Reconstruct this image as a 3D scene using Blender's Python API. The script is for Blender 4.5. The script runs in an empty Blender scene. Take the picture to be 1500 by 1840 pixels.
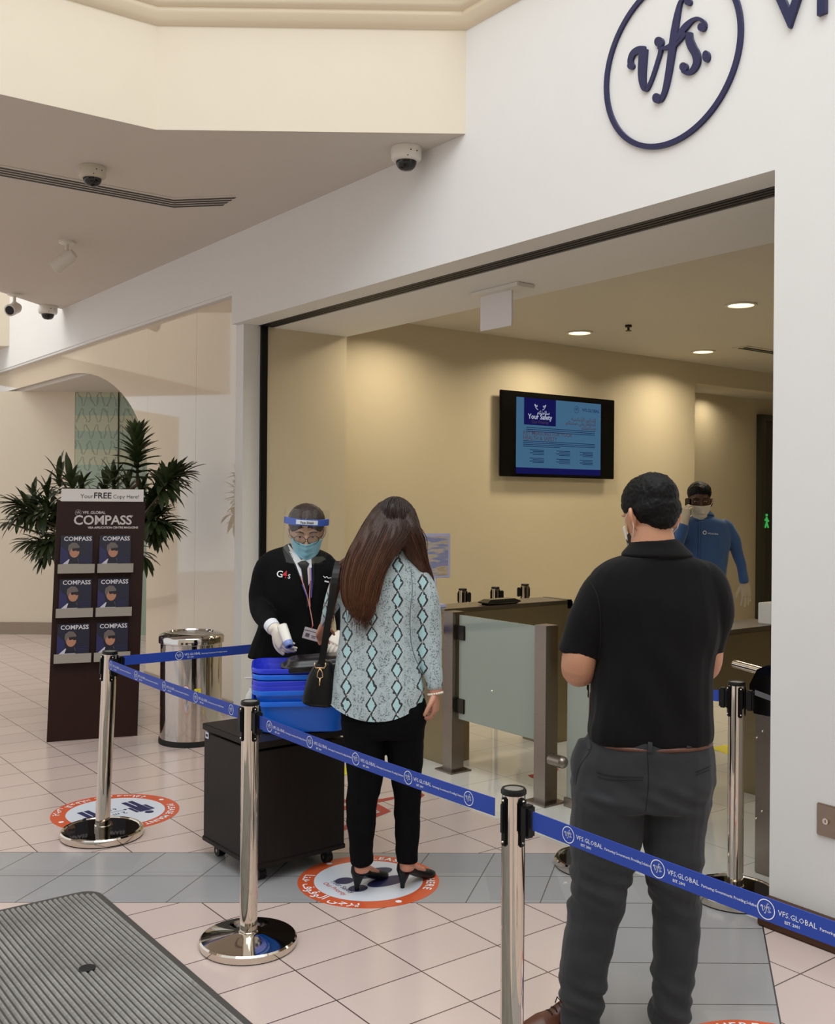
import bpy, bmesh, math, random
from mathutils import Vector, Matrix, noise
from mathutils.bvhtree import BVHTree
random.seed(7)
C = bpy.context.scene.collection
PI = math.pi
# ------------------------------------------------------------------ camera, world, light
F = 1847.0; HC = 1.70; ROLL = .008
cam = bpy.data.cameras.new('camera'); camo = bpy.data.objects.new('camera', cam); C.objects.link(camo)
cam.sensor_fit = 'VERTICAL'; cam.sensor_height = 24; cam.lens = 24 * F / 1840
camo.matrix_world = Matrix.Translation((0, 0, HC)) @ Matrix.Rotation(PI / 2, 4, 'X') @ Matrix.Rotation(ROLL, 4, 'Z')
cam.shift_y = -22 / 1840; cam.clip_end = 200; cam.clip_start = .05
SC = bpy.context.scene; SC.camera = camo
SC.view_settings.view_transform = 'Standard'; SC.view_settings.look = 'None'
SC.view_settings.gamma = 1; SC.view_settings.use_curve_mapping = False
SC.view_settings.exposure = 0.55
w = bpy.data.worlds.new('world'); SC.world = w; w.use_nodes = True
w.node_tree.nodes['Background'].inputs[0].default_value = (.95, .98, 1, 1)
w.node_tree.nodes['Background'].inputs[1].default_value = .68

def area(name, loc, target, size, power, col, size_y=None):
    l = bpy.data.lights.new(name, 'AREA'); l.energy = power; l.color = col; l.size = size
    if size_y: l.shape = 'RECTANGLE'; l.size_y = size_y
    o = bpy.data.objects.new(name, l); C.objects.link(o)
    o.location = loc; d = Vector(target) - Vector(loc); o.rotation_euler = d.to_track_quat('-Z', 'Y').to_euler()
    return o
area('skylight', (.6, .8, 8.2), (.7, 1.2, 0), 7, 330, (.95, .98, 1), 7)       # daylight through the atrium roof
area('far_skylight', (-7.5, 11.5, 7.5), (-6.5, 11.5, 0), 4, 170, (1, .95, .86))  # second roof light down the mall

# ------------------------------------------------------------------ frames: a runs along the shop front, b into the shop
T1 = math.radians(-37.2)
D1 = Vector((math.sin(T1), math.cos(T1), 0)); D2 = Vector((math.cos(T1), -math.sin(T1), 0)); UP = Vector((0, 0, 1))
def AB(a, b, z=0): return D1 * a + D2 * b + UP * z
ANG_A = math.atan2(D1.y, D1.x); ANG_B = math.atan2(D2.y, D2.x)
def uv(px, py):
    u = px - 750; v = py - 898
    return u + ROLL * v, v - ROLL * u
def atz(px, py, z=0):
    x, y = uv(px, py); Y = F * (HC - z) / y; return Vector((x / F * Y, Y, z))
def atY(px, py, Y):
    x, y = uv(px, py); return Vector((x / F * Y, Y, HC - y / F * Y))
def onb(px, py, b):
    x, y = uv(px, py); t = b / (x / F * D2.x + D2.y); return Vector((x / F * t, t, HC - y / F * t))
def ray(px, py):
    x, y = uv(px, py); return Vector((x / F, 1, -y / F)).normalized()

# ------------------------------------------------------------------ materials
def lin(c):
    r = []
    for v in c[:3]:
        v /= 255
        r.append(v / 12.92 if v <= .04045 else ((v + .055) / 1.055) ** 2.4)
    return (*r, 1)
class N:                                     # tiny expression builder for shader maths
    def __init__(s, t, sock): s.t = t; s.k = sock
    def _m(s, op, *o):
        n = s.t.nodes.new('ShaderNodeMath'); n.operation = op
        for i, q in enumerate((s,) + o):
            if isinstance(q, N): s.t.links.new(q.k, n.inputs[i])
            else: n.inputs[i].default_value = q
        return N(s.t, n.outputs[0])
    def __add__(s, o): return s._m('ADD', o)
    def __sub__(s, o): return s._m('SUBTRACT', o)
    def __mul__(s, o): return s._m('MULTIPLY', o)
    def __truediv__(s, o): return s._m('DIVIDE', o)
    def sin(s): return s._m('SINE')
    def fr(s): return s._m('FRACT')
    def fl(s): return s._m('FLOOR')
    def ab(s): return s._m('ABSOLUTE')
    def lt(s, v): return s._m('LESS_THAN', v)
    def gt(s, v): return s._m('GREATER_THAN', v)
    def mn(s, o): return s._m('MINIMUM', o)
    def mx(s, o): return s._m('MAXIMUM', o)
    def line(s, off, sp, wd):               # 1 on grid lines
        q = ((s - off) / sp).fr(); q = q.mn((q * -1.) + 1.)
        return q.lt(wd / sp / 2)
def newmat(name, col=(200, 200, 200), rough=.5, metal=0., **kw):
    m = bpy.data.materials.new(name); m.use_nodes = True
    p = m.node_tree.nodes['Principled BSDF']
    p.inputs['Base Color'].default_value = lin(col); p.inputs['Roughness'].default_value = rough; p.inputs['Metallic'].default_value = metal
    for k, v in kw.items():
        p.inputs[k.replace('_', ' ')].default_value = v
    return m, m.node_tree, p
def coords(t, kind='Object'):
    n = t.nodes.new('ShaderNodeTexCoord'); s = t.nodes.new('ShaderNodeSeparateXYZ'); t.links.new(n.outputs[kind], s.inputs[0])
    return n.outputs[kind], N(t, s.outputs[0]), N(t, s.outputs[1]), N(t, s.outputs[2])
def mixc(t, fac, a, b):
    n = t.nodes.new('ShaderNodeMix'); n.data_type = 'RGBA'
    for i, q in ((0, fac), (6, a), (7, b)):
        if isinstance(q, N): t.links.new(q.k, n.inputs[i])
        elif hasattr(q, 'is_linked'): t.links.new(q, n.inputs[i])
        else: n.inputs[i].default_value = q
    return n.outputs[2]
def tex(t, kind, vec=None, **kw):
    n = t.nodes.new('ShaderNodeTex' + kind)
    for k, v in kw.items():
        if k in n.inputs: n.inputs[k].default_value = v
        else: setattr(n, k, v)
    if vec is not None: t.links.new(vec, n.inputs['Vector'])
    return n
def bump(t, p, h, strength=.2, dist=.01):
    n = t.nodes.new('ShaderNodeBump'); n.inputs['Strength'].default_value = strength; n.inputs['Distance'].default_value = dist
    t.links.new(h, n.inputs['Height']); t.links.new(n.outputs[0], p.inputs['Normal'])
def mapping(t, vec, scale=(1, 1, 1), rot=(0, 0, 0)):
    n = t.nodes.new('ShaderNodeMapping'); n.inputs['Scale'].default_value = scale; n.inputs['Rotation'].default_value = rot
    t.links.new(vec, n.inputs[0]); return n.outputs[0]
def paint(name, col, rough=.6, var=.03, scale=6, bmp=.05, **kw):   # painted or plain surface with faint unevenness
    m, t, p = newmat(name, col, rough, **kw)
    v, x, y, z = coords(t)
    n = tex(t, 'Noise', v, Scale=scale, Detail=4.)
    c = lin(col); d = tuple(q * (1 - var) for q in c[:3]) + (1,); e = tuple(min(1, q * (1 + var)) for q in c[:3]) + (1,)
    t.links.new(mixc(t, n.outputs[0], d, e), p.inputs['Base Color'])
    if bmp:
        n2 = tex(t, 'Noise', v, Scale=180., Detail=2.); bump(t, p, n2.outputs[0], bmp, .002)
    return m
def brushed(name, col, rough=.28, scale=(4, 4, 160), metal=1.):
    m, t, p = newmat(name, col, rough, metal)
    v, x, y, z = coords(t); n = tex(t, 'Noise', mapping(t, v, scale), Scale=4., Detail=3.)
    c = lin(col); t.links.new(mixc(t, n.outputs[0], tuple(q * .85 for q in c[:3]) + (1,), c), p.inputs['Base Color'])
    r = N(t, n.outputs[0]) * .15 + (rough - .07); t.links.new(r.k, p.inputs['Roughness'])
    return m
def wood(name, c1, c2, scale=(30, 30, 1.5), rough=.4):
    m, t, p = newmat(name, c1, rough)
    p.inputs['Specular IOR Level'].default_value = .22
    v, x, y, z = coords(t); n = tex(t, 'Noise', mapping(t, v, scale), Scale=3., Detail=6., Roughness=.7)
    t.links.new(mixc(t, n.outputs[0], lin(c1), lin(c2)), p.inputs['Base Color'])
    bump(t, p, n.outputs[0], .08, .002)
    return m
def cloth(name, col, rough=.85, weave=900., strength=.12, var=.12, sheen=.2):
    m, t, p = newmat(name, col, rough); p.inputs['Sheen Weight'].default_value = sheen; p.inputs['Specular IOR Level'].default_value = .15
    v, x, y, z = coords(t); n = tex(t, 'Noise', v, Scale=9., Detail=5.)
    c = lin(col); t.links.new(mixc(t, n.outputs[0], tuple(q * (1 - var) for q in c[:3]) + (1,), tuple(q * (1 + var) for q in c[:3]) + (1,)), p.inputs['Base Color'])
    n2 = tex(t, 'Noise', v, Scale=weave, Detail=1.); bump(t, p, n2.outputs[0], strength, .001)
    return m
def emit(name, col, s):
    m = bpy.data.materials.new(name); m.use_nodes = True; t = m.node_tree; t.nodes.clear()
    e = t.nodes.new('ShaderNodeEmission'); e.inputs[0].default_value = lin(col); e.inputs[1].default_value = s
    o = t.nodes.new('ShaderNodeOutputMaterial'); t.links.new(e.outputs[0], o.inputs[0]); return m
def clear(name, tint=(255, 255, 255), gloss=.1, fac_white=0., rough=.02):
    m = bpy.data.materials.new(name); m.use_nodes = True; t = m.node_tree; t.nodes.clear()
    tr = t.nodes.new('ShaderNodeBsdfTransparent'); tr.inputs[0].default_value = lin(tint)
    g = t.nodes.new('ShaderNodeBsdfGlossy'); g.inputs[1].default_value = rough
    d = t.nodes.new('ShaderNodeBsdfDiffuse'); d.inputs[0].default_value = lin((215, 215, 210))
    m1 = t.nodes.new('ShaderNodeMixShader'); m2 = t.nodes.new('ShaderNodeMixShader'); o = t.nodes.new('ShaderNodeOutputMaterial')
    m1.inputs[0].default_value = fac_white; t.links.new(tr.outputs[0], m1.inputs[1]); t.links.new(d.outputs[0], m1.inputs[2])
    m2.inputs[0].default_value = gloss; t.links.new(m1.outputs[0], m2.inputs[1]); t.links.new(g.outputs[0], m2.inputs[2])
    t.links.new(m2.outputs[0], o.inputs[0]); return m

M = {}
M['white_wall'] = paint('white_wall', (226, 225, 222), .65, .015)
M['cream_wall'] = paint('cream_wall', (221, 210, 190), .7, .015)
M['soffit'] = paint('soffit_paint', (206, 199, 190), .75, .015)
M['header_wall'] = M['white_wall']
M['shop_wall'] = paint('shop_wall', (208, 196, 168), .6, .015)
M['shop_ceiling'] = paint('shop_ceiling', (205, 198, 184), .7, .01)
M['cornice'] = paint('cornice_plaster', (236, 222, 196), .6, .01, bmp=0)
M['skirting'] = paint('skirting_tile', (150, 135, 120), .35, .05)
M['steel'] = newmat('polished_steel', (214, 205, 192), .06, 1.)[0]
M['bin_steel'] = newmat('bin_steel', (200, 195, 190), .08, 1.)[0]
M['brushed'] = brushed('brushed_steel', (150, 140, 130), .3)
M['bronze_steel'] = brushed('bronze_steel', (150, 136, 106), .4, (3, 3, 3), .8)
M['black'] = paint('black_plastic', (11, 11, 12), .4, .1, bmp=0, Specular_IOR_Level=.3)
M['black_gloss'] = newmat('black_gloss', (10, 9, 9), .08)[0]
M['rubber'] = paint('black_rubber', (22, 21, 20), .8, .1)
M['white_plastic'] = paint('white_plastic', (222, 218, 208), .35, .01, bmp=0)
M['dome'] = newmat('smoked_dome', (18, 18, 19), .07)[0]
M['dark_wood'] = wood('dark_brown_wood', (38, 18, 15), (50, 26, 21))
M['wenge'] = wood('wenge_laminate', (22, 17, 15), (36, 29, 25), (26, 26, 1.2), .45)
M['base_wood'] = wood('skirting_wood', (52, 32, 20), (84, 54, 36), (3, 3, 40), .4)
M['gold'] = newmat('pale_gold', (214, 180, 140), .2, 1.)[0]
M['pearl'] = newmat('pearl', (232, 222, 205), .2)[0]
M['ink_white'] = newmat('white_ink', (238, 240, 244), .5)[0]
M['ink_navy'] = newmat('navy_ink', (32, 34, 84), .5)[0]
M['ink_black'] = newmat('black_ink', (24, 24, 30), .5)[0]
M['ink_red'] = newmat('red_ink', (196, 70, 60), .5)[0]
M['navy_paint'] = newmat('navy_sign_paint', (24, 28, 76), .3)[0]
M['orange'] = newmat('orange_vinyl', (206, 88, 48), .4)[0]
M['decal_white'] = newmat('white_vinyl', (214, 220, 230), .35)[0]
M['red_vinyl'] = newmat('red_vinyl', (170, 48, 48), .4)[0]
M['yellow_vinyl'] = newmat('yellow_vinyl', (214, 202, 40), .45)[0]
M['skin'] = newmat('skin', (196, 142, 118), .5, Subsurface_Weight=.08)[0]
M['skin_dark'] = newmat('dark_skin', (84, 52, 36), .5)[0]
M['skin_tan'] = newmat('tan_skin', (190, 138, 108), .5, Subsurface_Weight=.05)[0]
M['glove'] = paint('latex_glove', (226, 216, 200), .5, .05)
M['glove_shaded'] = paint('latex_glove_shade', (200, 186, 160), .55, .05)  # darker copy of the glove latex, shade put into its colour
M['mask_blue'] = cloth('blue_mask_fabric', (140, 206, 234), .8, 500., .1, .05)
M['mask_white'] = cloth('white_mask_fabric', (228, 222, 208), .8, 500., .1, .04)
M['shirt_white'] = cloth('white_shirt', (226, 228, 236), .8, 700., .1, .03)
M['suit'] = cloth('black_suit', (7, 7, 8), .8, 700., .1, sheen=.0)
M['lapel'] = cloth('charcoal_collar', (62, 60, 56), .8, 700., .1)
M['polo'] = cloth('black_polo_knit', (13, 12, 13), .85, 1200., .2, .1, sheen=.05)
M['trouser_grey'] = cloth('charcoal_trousers', (48, 49, 51), .85, 1000., .15, .1, sheen=.1)
M['black_denim'] = cloth('black_trousers', (4, 4, 6), .85, 900., .1, sheen=.0)
M['blue_shirt'] = cloth('blue_shirt', (68, 98, 148), .8, 900., .1)
M['leather_brown'] = paint('brown_leather', (84, 46, 30), .4, .15)
M['leather_black'] = paint('black_leather', (10, 10, 11), .35, .1, bmp=.15, Specular_IOR_Level=.3)
M['tie'] = newmat('black_tie', (10, 10, 12), .4, Specular_IOR_Level=.25)[0]
M['green_leaf'] = None
m, t, p = newmat('leaf', (48, 66, 34), .45); v, x, y, z = coords(t)
n = tex(t, 'Noise', v, Scale=14.); t.links.new(mixc(t, n.outputs[0], lin((34, 48, 28)), lin((74, 88, 48))), p.inputs['Base Color']); M['green_leaf'] = m
M['bark'] = wood('bark', (70, 58, 44), (96, 82, 64))
M['blue_tray'] = newmat('royal_blue_plastic', (38, 56, 205), .28)[0]
M['blue_tray_light'] = newmat('bright_blue_plastic', (20, 104, 222), .28)[0]
M['blue_shield'] = newmat('blue_foam', (50, 92, 196), .6)[0]
M['visor'] = clear('visor_film', (248, 248, 244), .05, .012, .05)
M['acrylic'] = clear('acrylic', (250, 250, 250), .12, .1)
M['frost'] = None
m, t, p = newmat('frosted_glass', (158, 168, 155), .18); p.inputs['Alpha'].default_value = .9; p.inputs['Coat Weight'].default_value = .6
M['frost'] = m
M['green_glass'] = None
m, t, p = newmat('etched_green_glass', (140, 160, 142), .15); v, x, y, z = coords(t)
# rows of etched V strokes
row = (z / .2).fl(); zz = (z / .2).fr(); wob = tex(t, 'Noise', v, Scale=9.)
q = ((x * 7.) + row * .37 + (N(t, wob.outputs[0]) * .7)).fr(); d = ((q - .5).ab() - (zz * .42 + .02)).ab()
on = d.lt(.06) * zz.gt(.12) * z.gt(1.95)
stripe = (z / .42).fr().lt(.45) * z.gt(1.95)
base = mixc(t, stripe, lin((158, 178, 162)), lin((186, 190, 164)))
t.links.new(mixc(t, on * .55, base, lin((112, 126, 114))), p.inputs['Base Color']); M['green_glass'] = m
# glossy off-white back-painted glass with joints
m, t, p = newmat('glossy_panel', (216, 200, 176), .05, Specular_IOR_Level=.62, Coat_Weight=.6); p.inputs['Coat Roughness'].default_value = .02
v, x, y, z = coords(t)
M['panel'] = m
# hall floor: pink rectangular tiles, two bands of grey lozenge tiles
m, t, p = newmat('hall_floor', (200, 178, 170), .22, Specular_IOR_Level=.4)
v, x, y, z = coords(t)
a = x * D1.x + y * D1.y; b = x * D2.x + y * D2.y
pg = a.line(2.935, .2745, .0055).mx(b.line(1.9, .3635, .0055))
cell = ((a - 2.935) / .2745).fl() * 7.31 + ((b - 1.9) / .3635).fl() * 3.77
rnd = (cell.sin() * 43.7).fr()
pv = mixc(t, rnd, lin((196, 177, 171)), lin((204, 186, 179)))
nz = tex(t, 'Noise', v, Scale=2.5, Detail=3.)
pv = mixc(t, N(t, nz.outputs[0]) * .35, pv, lin((208, 190, 180)))
pink = mixc(t, pg, pv, lin((84, 72, 66)))
y1 = y - x * .017
in1 = y1.gt(4.334) * y1.lt(4.945) 
e2x = math.tan(math.radians(14.6))
r = x - (y - 4.175) * e2x - 1.415        # right edge of the second band
in2 = r.lt(0) * r.gt(-.655) * y1.lt(4.64) 
sk = x - (y - 4.33) * math.tan(math.radians(15.3))
g1 = y1.line(4.334, .3055, .005).mx(sk.line(-1.04, .3135, .005))
g2 = y.line(3.479, .311, .005).mx((r + .3275).ab().lt(.0025)).mx((r + .655).ab().lt(.006)).mx(r.ab().lt(.006))
in2b = in2 * y1.lt(4.334)
gv = mixc(t, (((x * 3.1).fl() + (y * 3.2).fl() * 5.3).sin() * 9.7).fr(), lin((150, 149, 151)), lin((158, 157, 158)))
gray1 = mixc(t, g1, gv, lin((88, 86, 84)))
gray2 = mixc(t, g2, gv, lin((60, 60, 60)))
edge = (y1 - 4.334).ab().lt(.003).mx((y1 - 4.945).ab().lt(.003)) * r.lt(0)
c = mixc(t, in1 * r.lt(0), pink, gray1); c = mixc(t, in2b, c, gray2); c = mixc(t, edge, c, lin((90, 84, 80)))
t.links.new(c, p.inputs['Base Color']); M['hall_floor'] = m
# shop floor: glossy white tiles
m, t, p = newmat('shop_floor', (214, 212, 204), .06, Specular_IOR_Level=.85)
v, x, y, z = coords(t)
a = x * D1.x + y * D1.y; b = x * D2.x + y * D2.y
g = a.line(2.9, .6, .005).mx(b.line(3.66, .6, .005))
nz = tex(t, 'Noise', v, Scale=3., Detail=4.)
c = mixc(t, nz.outputs[0], lin((208, 206, 198)), lin((220, 218, 210)))
t.links.new(mixc(t, g * .6, c, lin((120, 118, 110))), p.inputs['Base Color']); M['shop_floor'] = m
# ribbed rubber mat (ribs are real geometry; this adds scuffs)
m, t, p = newmat('mat_rubber', (112, 110, 106), .65); v, x, y, z = coords(t)
n1 = tex(t, 'Noise', v, Scale=3.5, Detail=8.); n2 = tex(t, 'Noise', v, Scale=70., Detail=2.)
f = (N(t, n1.outputs[0]) * .7 + N(t, n2.outputs[0]) * .5 - .25)
t.links.new(mixc(t, f, lin((98, 95, 90)), lin((188, 186, 182))), p.inputs['Base Color']); M['mat'] = m
# belt webbing
m, t, p = newmat('belt_webbing', (34, 66, 164), .55); v, x, y, z = coords(t)
n = tex(t, 'Noise', v, Scale=700., Detail=1.); bump(t, p, n.outputs[0], .2, .001); M['belt'] = m
# snake-print blouse
m, t, p = newmat('snake_print', (160, 196, 200), .6, Sheen_Weight=.2); v, x, y, z = coords(t, 'Object')
xx = x + y * .0; n0 = tex(t, 'Noise', v, Scale=60., Detail=2.); j = (N(t, n0.outputs[0]) - .5) * .012
SPX = .106
u = (((xx + j + .043) / SPX + .5).fr() - .5) * SPX
s0 = ((z + j * 1.6) / .073).fr(); s1 = (s0.mn((s0 * -1.) + 1.) * 2.1).mn(1.)
d = (u.ab() - s1 * .0205).ab()
chain = d.lt(N(t, n0.outputs[0]) * .006 + .0008)
inner = (u.ab() - s1 * .0150).lt(0)
vo = tex(t, 'Voronoi', mapping(t, v, (60, 60, 95)), Scale=2.2); vo.feature = 'DISTANCE_TO_EDGE'
cells = N(t, vo.outputs['Distance']).lt(.07)
n3 = tex(t, 'Noise', v, Scale=170., Detail=3.); sp = N(t, n3.outputs[0]).gt(.56)
n4 = tex(t, 'Noise', mapping(t, v, (40, 40, 22)), Scale=1.5)
col_ = mixc(t, n4.outputs[0], lin((196, 212, 214)), lin((164, 180, 184)))
band = (u.ab()).gt(.03)
c = mixc(t, cells * .45, col_, lin((92, 100, 104)))
c = mixc(t, sp * band * (N(t, n4.outputs[0]).gt(.45)) * .7, c, lin((44, 46, 50)))
c = mixc(t, inner, c, lin((172, 208, 212)))
c = mixc(t, chain, c, lin((38, 38, 42)))
node = ((s1.lt(.2)) * u.ab().lt(.009) * sp)
c = mixc(t, node * .8, c, lin((226, 226, 222)))
t.links.new(c, p.inputs['Base Color']); M['snake'] = m
# long hair: near-black at the crown to auburn lengths, strands along z
m, t, p = newmat('auburn_hair', (70, 40, 26), .38, Specular_IOR_Level=.35); v, x, y, z = coords(t)
n = tex(t, 'Noise', mapping(t, v, (150, 150, 5)), Scale=1.6, Detail=4.)
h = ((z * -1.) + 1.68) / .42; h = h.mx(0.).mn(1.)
dark = mixc(t, n.outputs[0], lin((26, 18, 16)), lin((52, 38, 33))); auburn_mix = mixc(t, n.outputs[0], lin((40, 22, 15)), lin((128, 80, 52)))
t.links.new(mixc(t, h, dark, auburn_mix), p.inputs['Base Color']); bump(t, p, n.outputs[0], .6, .006); M['hair_long'] = m
m, t, p = newmat('black_hair', (16, 15, 16), .5, Specular_IOR_Level=.15); v, x, y, z = coords(t)
n = tex(t, 'Noise', mapping(t, v, (120, 120, 60)), Scale=1.6, Detail=4.)
t.links.new(mixc(t, n.outputs[0], lin((5, 5, 6)), lin((22, 21, 22))), p.inputs['Base Color']); bump(t, p, n.outputs[0], .5, .004); M['hair'] = m
m, t, p = newmat('dark_brown_hair', (16, 15, 16), .45, Specular_IOR_Level=.3); v, x, y, z = coords(t)
n = tex(t, 'Noise', mapping(t, v, (160, 20, 20)), Scale=1.6, Detail=4.)
t.links.new(mixc(t, n.outputs[0], lin((20, 15, 14)), lin((70, 54, 48))), p.inputs['Base Color']); bump(t, p, n.outputs[0], .5, .003); M['hair_brown'] = m
M['hair_light'] = newmat('light_brown_strand', (126, 82, 54), .4)[0]
m, t, p = newmat('iridescent_film', (190, 190, 215), .15, .3); v, x, y, z = coords(t)
n = tex(t, 'Noise', mapping(t, v, (4, 4, 22)), Scale=1.4, Detail=3.); cr = t.nodes.new('ShaderNodeValToRGB'); t.links.new(n.outputs[0], cr.inputs[0])
e = cr.color_ramp.elements; e[0].position = .35; e[0].color = lin((206, 178, 130)); e[1].position = .66; e[1].color = lin((176, 168, 206))
for ps, cc in ((.45, (222, 208, 190)), (.55, (150, 160, 205))): q = e.new(ps); q.color = lin(cc)
t.links.new(cr.outputs[0], p.inputs['Base Color']); M['irid'] = m

# ------------------------------------------------------------------ mesh helpers
ROOTM = {}
def link(o, parent=None):
    C.objects.link(o)
    if parent is not None: o.parent = parent
    return o
def rootm(p):
    while p is not None and p.parent is not None: p = p.parent
    return ROOTM.get(p.name, Matrix.Identity(4)) if p is not None else Matrix.Identity(4)
def thing(name, label, cat, loc=(0, 0, 0), rotz=0, group=None):
    o = bpy.data.objects.new(name, None); o.empty_display_size = .1; C.objects.link(o)
    o.location = loc; o.rotation_euler = (0, 0, rotz); o['label'] = label; o['category'] = cat
    if group: o['group'] = group
    ROOTM[o.name] = Matrix.Translation(Vector(loc)) @ Matrix.Rotation(rotz, 4, 'Z')
    return o
def tag(o, label, cat, group=None):
    o['label'] = label; o['category'] = cat
    if group: o['group'] = group
    return o
def dup(root, loc=None, rotz=None, label=None, group=None):
    r = root.copy(); C.objects.link(r)
    if loc is not None: r.location = loc
    if rotz is not None: r.rotation_euler = (0, 0, rotz)
    if label: r['label'] = label
    if group: r['group'] = group
    for ch in list(root.children):
        c = ch.copy(); C.objects.link(c); c.parent = r
        for g in ch.children:
            d = g.copy(); C.objects.link(d); d.parent = c
    ROOTM[r.name] = Matrix.Translation(r.location) @ Matrix.Rotation(r.rotation_euler.z, 4, 'Z')
    return r

class MB:
    def __init__(s): s.v = []; s.f = []
    def add(s, vs, fs, mat=None):
        o = len(s.v); s.v += [(mat @ Vector(q) if mat else Vector(q)) for q in vs]; s.f += [tuple(i + o for i in f) for f in fs]; return s
    def box(s, c, d, rz=0, mat=None, bev=0):
        hx, hy, hz = d[0] / 2, d[1] / 2, d[2] / 2
        mm = (mat or Matrix.Identity(4)) @ Matrix.Translation(c) @ Matrix.Rotation(rz, 4, 'Z')
        if bev > 0:
            bm = bmesh.new(); bmesh.ops.create_cube(bm, size=1); bmesh.ops.scale(bm, vec=d, verts=bm.verts)
            bmesh.ops.bevel(bm, geom=bm.edges[:], offset=min(bev, min(d) * .45), segments=2, affect='EDGES')
            bm.verts.ensure_lookup_table(); bm.verts.index_update()
            s.add([v.co for v in bm.verts], [[v.index for v in f.verts] for f in bm.faces], mm); bm.free(); return s
        v = [(x, y, z) for z in (-hz, hz) for y in (-hy, hy) for x in (-hx, hx)]
        return s.add(v, [(0, 2, 3, 1), (4, 5, 7, 6), (0, 1, 5, 4), (2, 6, 7, 3), (0, 4, 6, 2), (1, 3, 7, 5)], mm)
    def abbox(s, a0, a1, b0, b1, z0, z1, bev=0):
        c = AB((a0 + a1) / 2, (b0 + b1) / 2, (z0 + z1) / 2)
        return s.box(c, (abs(a1 - a0), abs(b1 - b0), abs(z1 - z0)), ANG_A, bev=bev) if True else s
    def lathe(s, prof, seg=48, mat=None, sx=1, sy=1):
        vs = []; fs = []; n = len(prof)
        for i in range(seg):
            q = 2 * PI * i / seg
            for r, z in prof: vs.append((r * math.cos(q) * sx, r * math.sin(q) * sy, z))
        for i in range(seg):
            j = (i + 1) % seg
            for k in range(n - 1): fs.append((i * n + k, j * n + k, j * n + k + 1, i * n + k + 1))
        s.add(vs, fs, mat)
        return s
    def cyl(s, p0, p1, r0, r1=None, seg=20):
        return s.tube([p0, p1], [r0, r0 if r1 is None else r1], seg)
    def tube(s, pts, rad, seg=10, caps=True, flat=1.0, hint=None):
        pts = [Vector(p) for p in pts]
        if not hasattr(rad, '__len__'): rad = [rad] * len(pts)
        n = len(pts); vs = []; fs = []
        hint = Vector(hint) if hint is not None else None; side = None
        for i, p in enumerate(pts):
            t_ = (pts[min(i + 1, n - 1)] - pts[max(i - 1, 0)]).normalized()
            if side is None:
                h = hint or (Vector((1, 0, 0)) if abs(t_.x) < .8 else Vector((0, 1, 0)))
            else: h = side
            side = (h - t_ * h.dot(t_)).normalized(); up = t_.cross(side)
            for k in range(seg):
                q = 2 * PI * k / seg; vs.append(p + side * math.cos(q) * rad[i] + up * math.sin(q) * rad[i] * flat)
        for i in range(n - 1):
            for k in range(seg):
                l = (k + 1) % seg; fs.append((i * seg + k, i * seg + l, (i + 1) * seg + l, (i + 1) * seg + k))
        if caps: fs += [tuple(range(seg - 1, -1, -1)), tuple((n - 1) * seg + k for k in range(seg))]
        return s.add(vs, fs)
    def prism(s, poly, z0, z1, mat=None):
        n = len(poly); vs = [(x, y, z0) for x, y in poly] + [(x, y, z1) for x, y in poly]
        fs = [tuple(range(n - 1, -1, -1)), tuple(range(n, 2 * n))] + [(i, (i + 1) % n, n + (i + 1) % n, n + i) for i in range(n)]
        return s.add(vs, fs, mat)
    def sphere(s, c, r, seg=16, rings=10, mat=None):
        r = r if hasattr(r, '__len__') else (r, r, r)
        prof = [(math.sin(PI * k / rings), -math.cos(PI * k / rings)) for k in range(rings + 1)]
        mm = (mat or Matrix.Identity(4)) @ Matrix.Translation(c) @ Matrix.Diagonal((*r, 1))
        prof[0] = (1e-4, -1); prof[-1] = (1e-4, 1)
        return s.lathe(prof, seg, mm)
    def build(s, name, mat, parent=None, smooth=False, angle=None, fix=True):
        inv = rootm(parent).inverted() if parent is not None else None
        me = bpy.data.meshes.new(name); me.from_pydata([(inv @ v if inv else v) for v in s.v], [], s.f)
        if fix:
            bm = bmesh.new(); bm.from_mesh(me); bmesh.ops.remove_doubles(bm, verts=bm.verts, dist=1e-6)
            bmesh.ops.recalc_face_normals(bm, faces=bm.faces); bm.to_mesh(me); bm.free()
        if mat is not None: me.materials.append(mat)
        if smooth:
            for q in me.polygons: q.use_smooth = True
        if angle is not None:
            for q in me.polygons: q.use_smooth = True
            me.set_sharp_from_angle(angle=math.radians(angle))
        o = bpy.data.objects.new(name, me); link(o, parent); return o
def struct(name, mb, m, parent=None, **kw):
    o = mb.build(name, m, parent, **kw)
    if parent is None: o['kind'] = 'structure'
    return o

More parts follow.
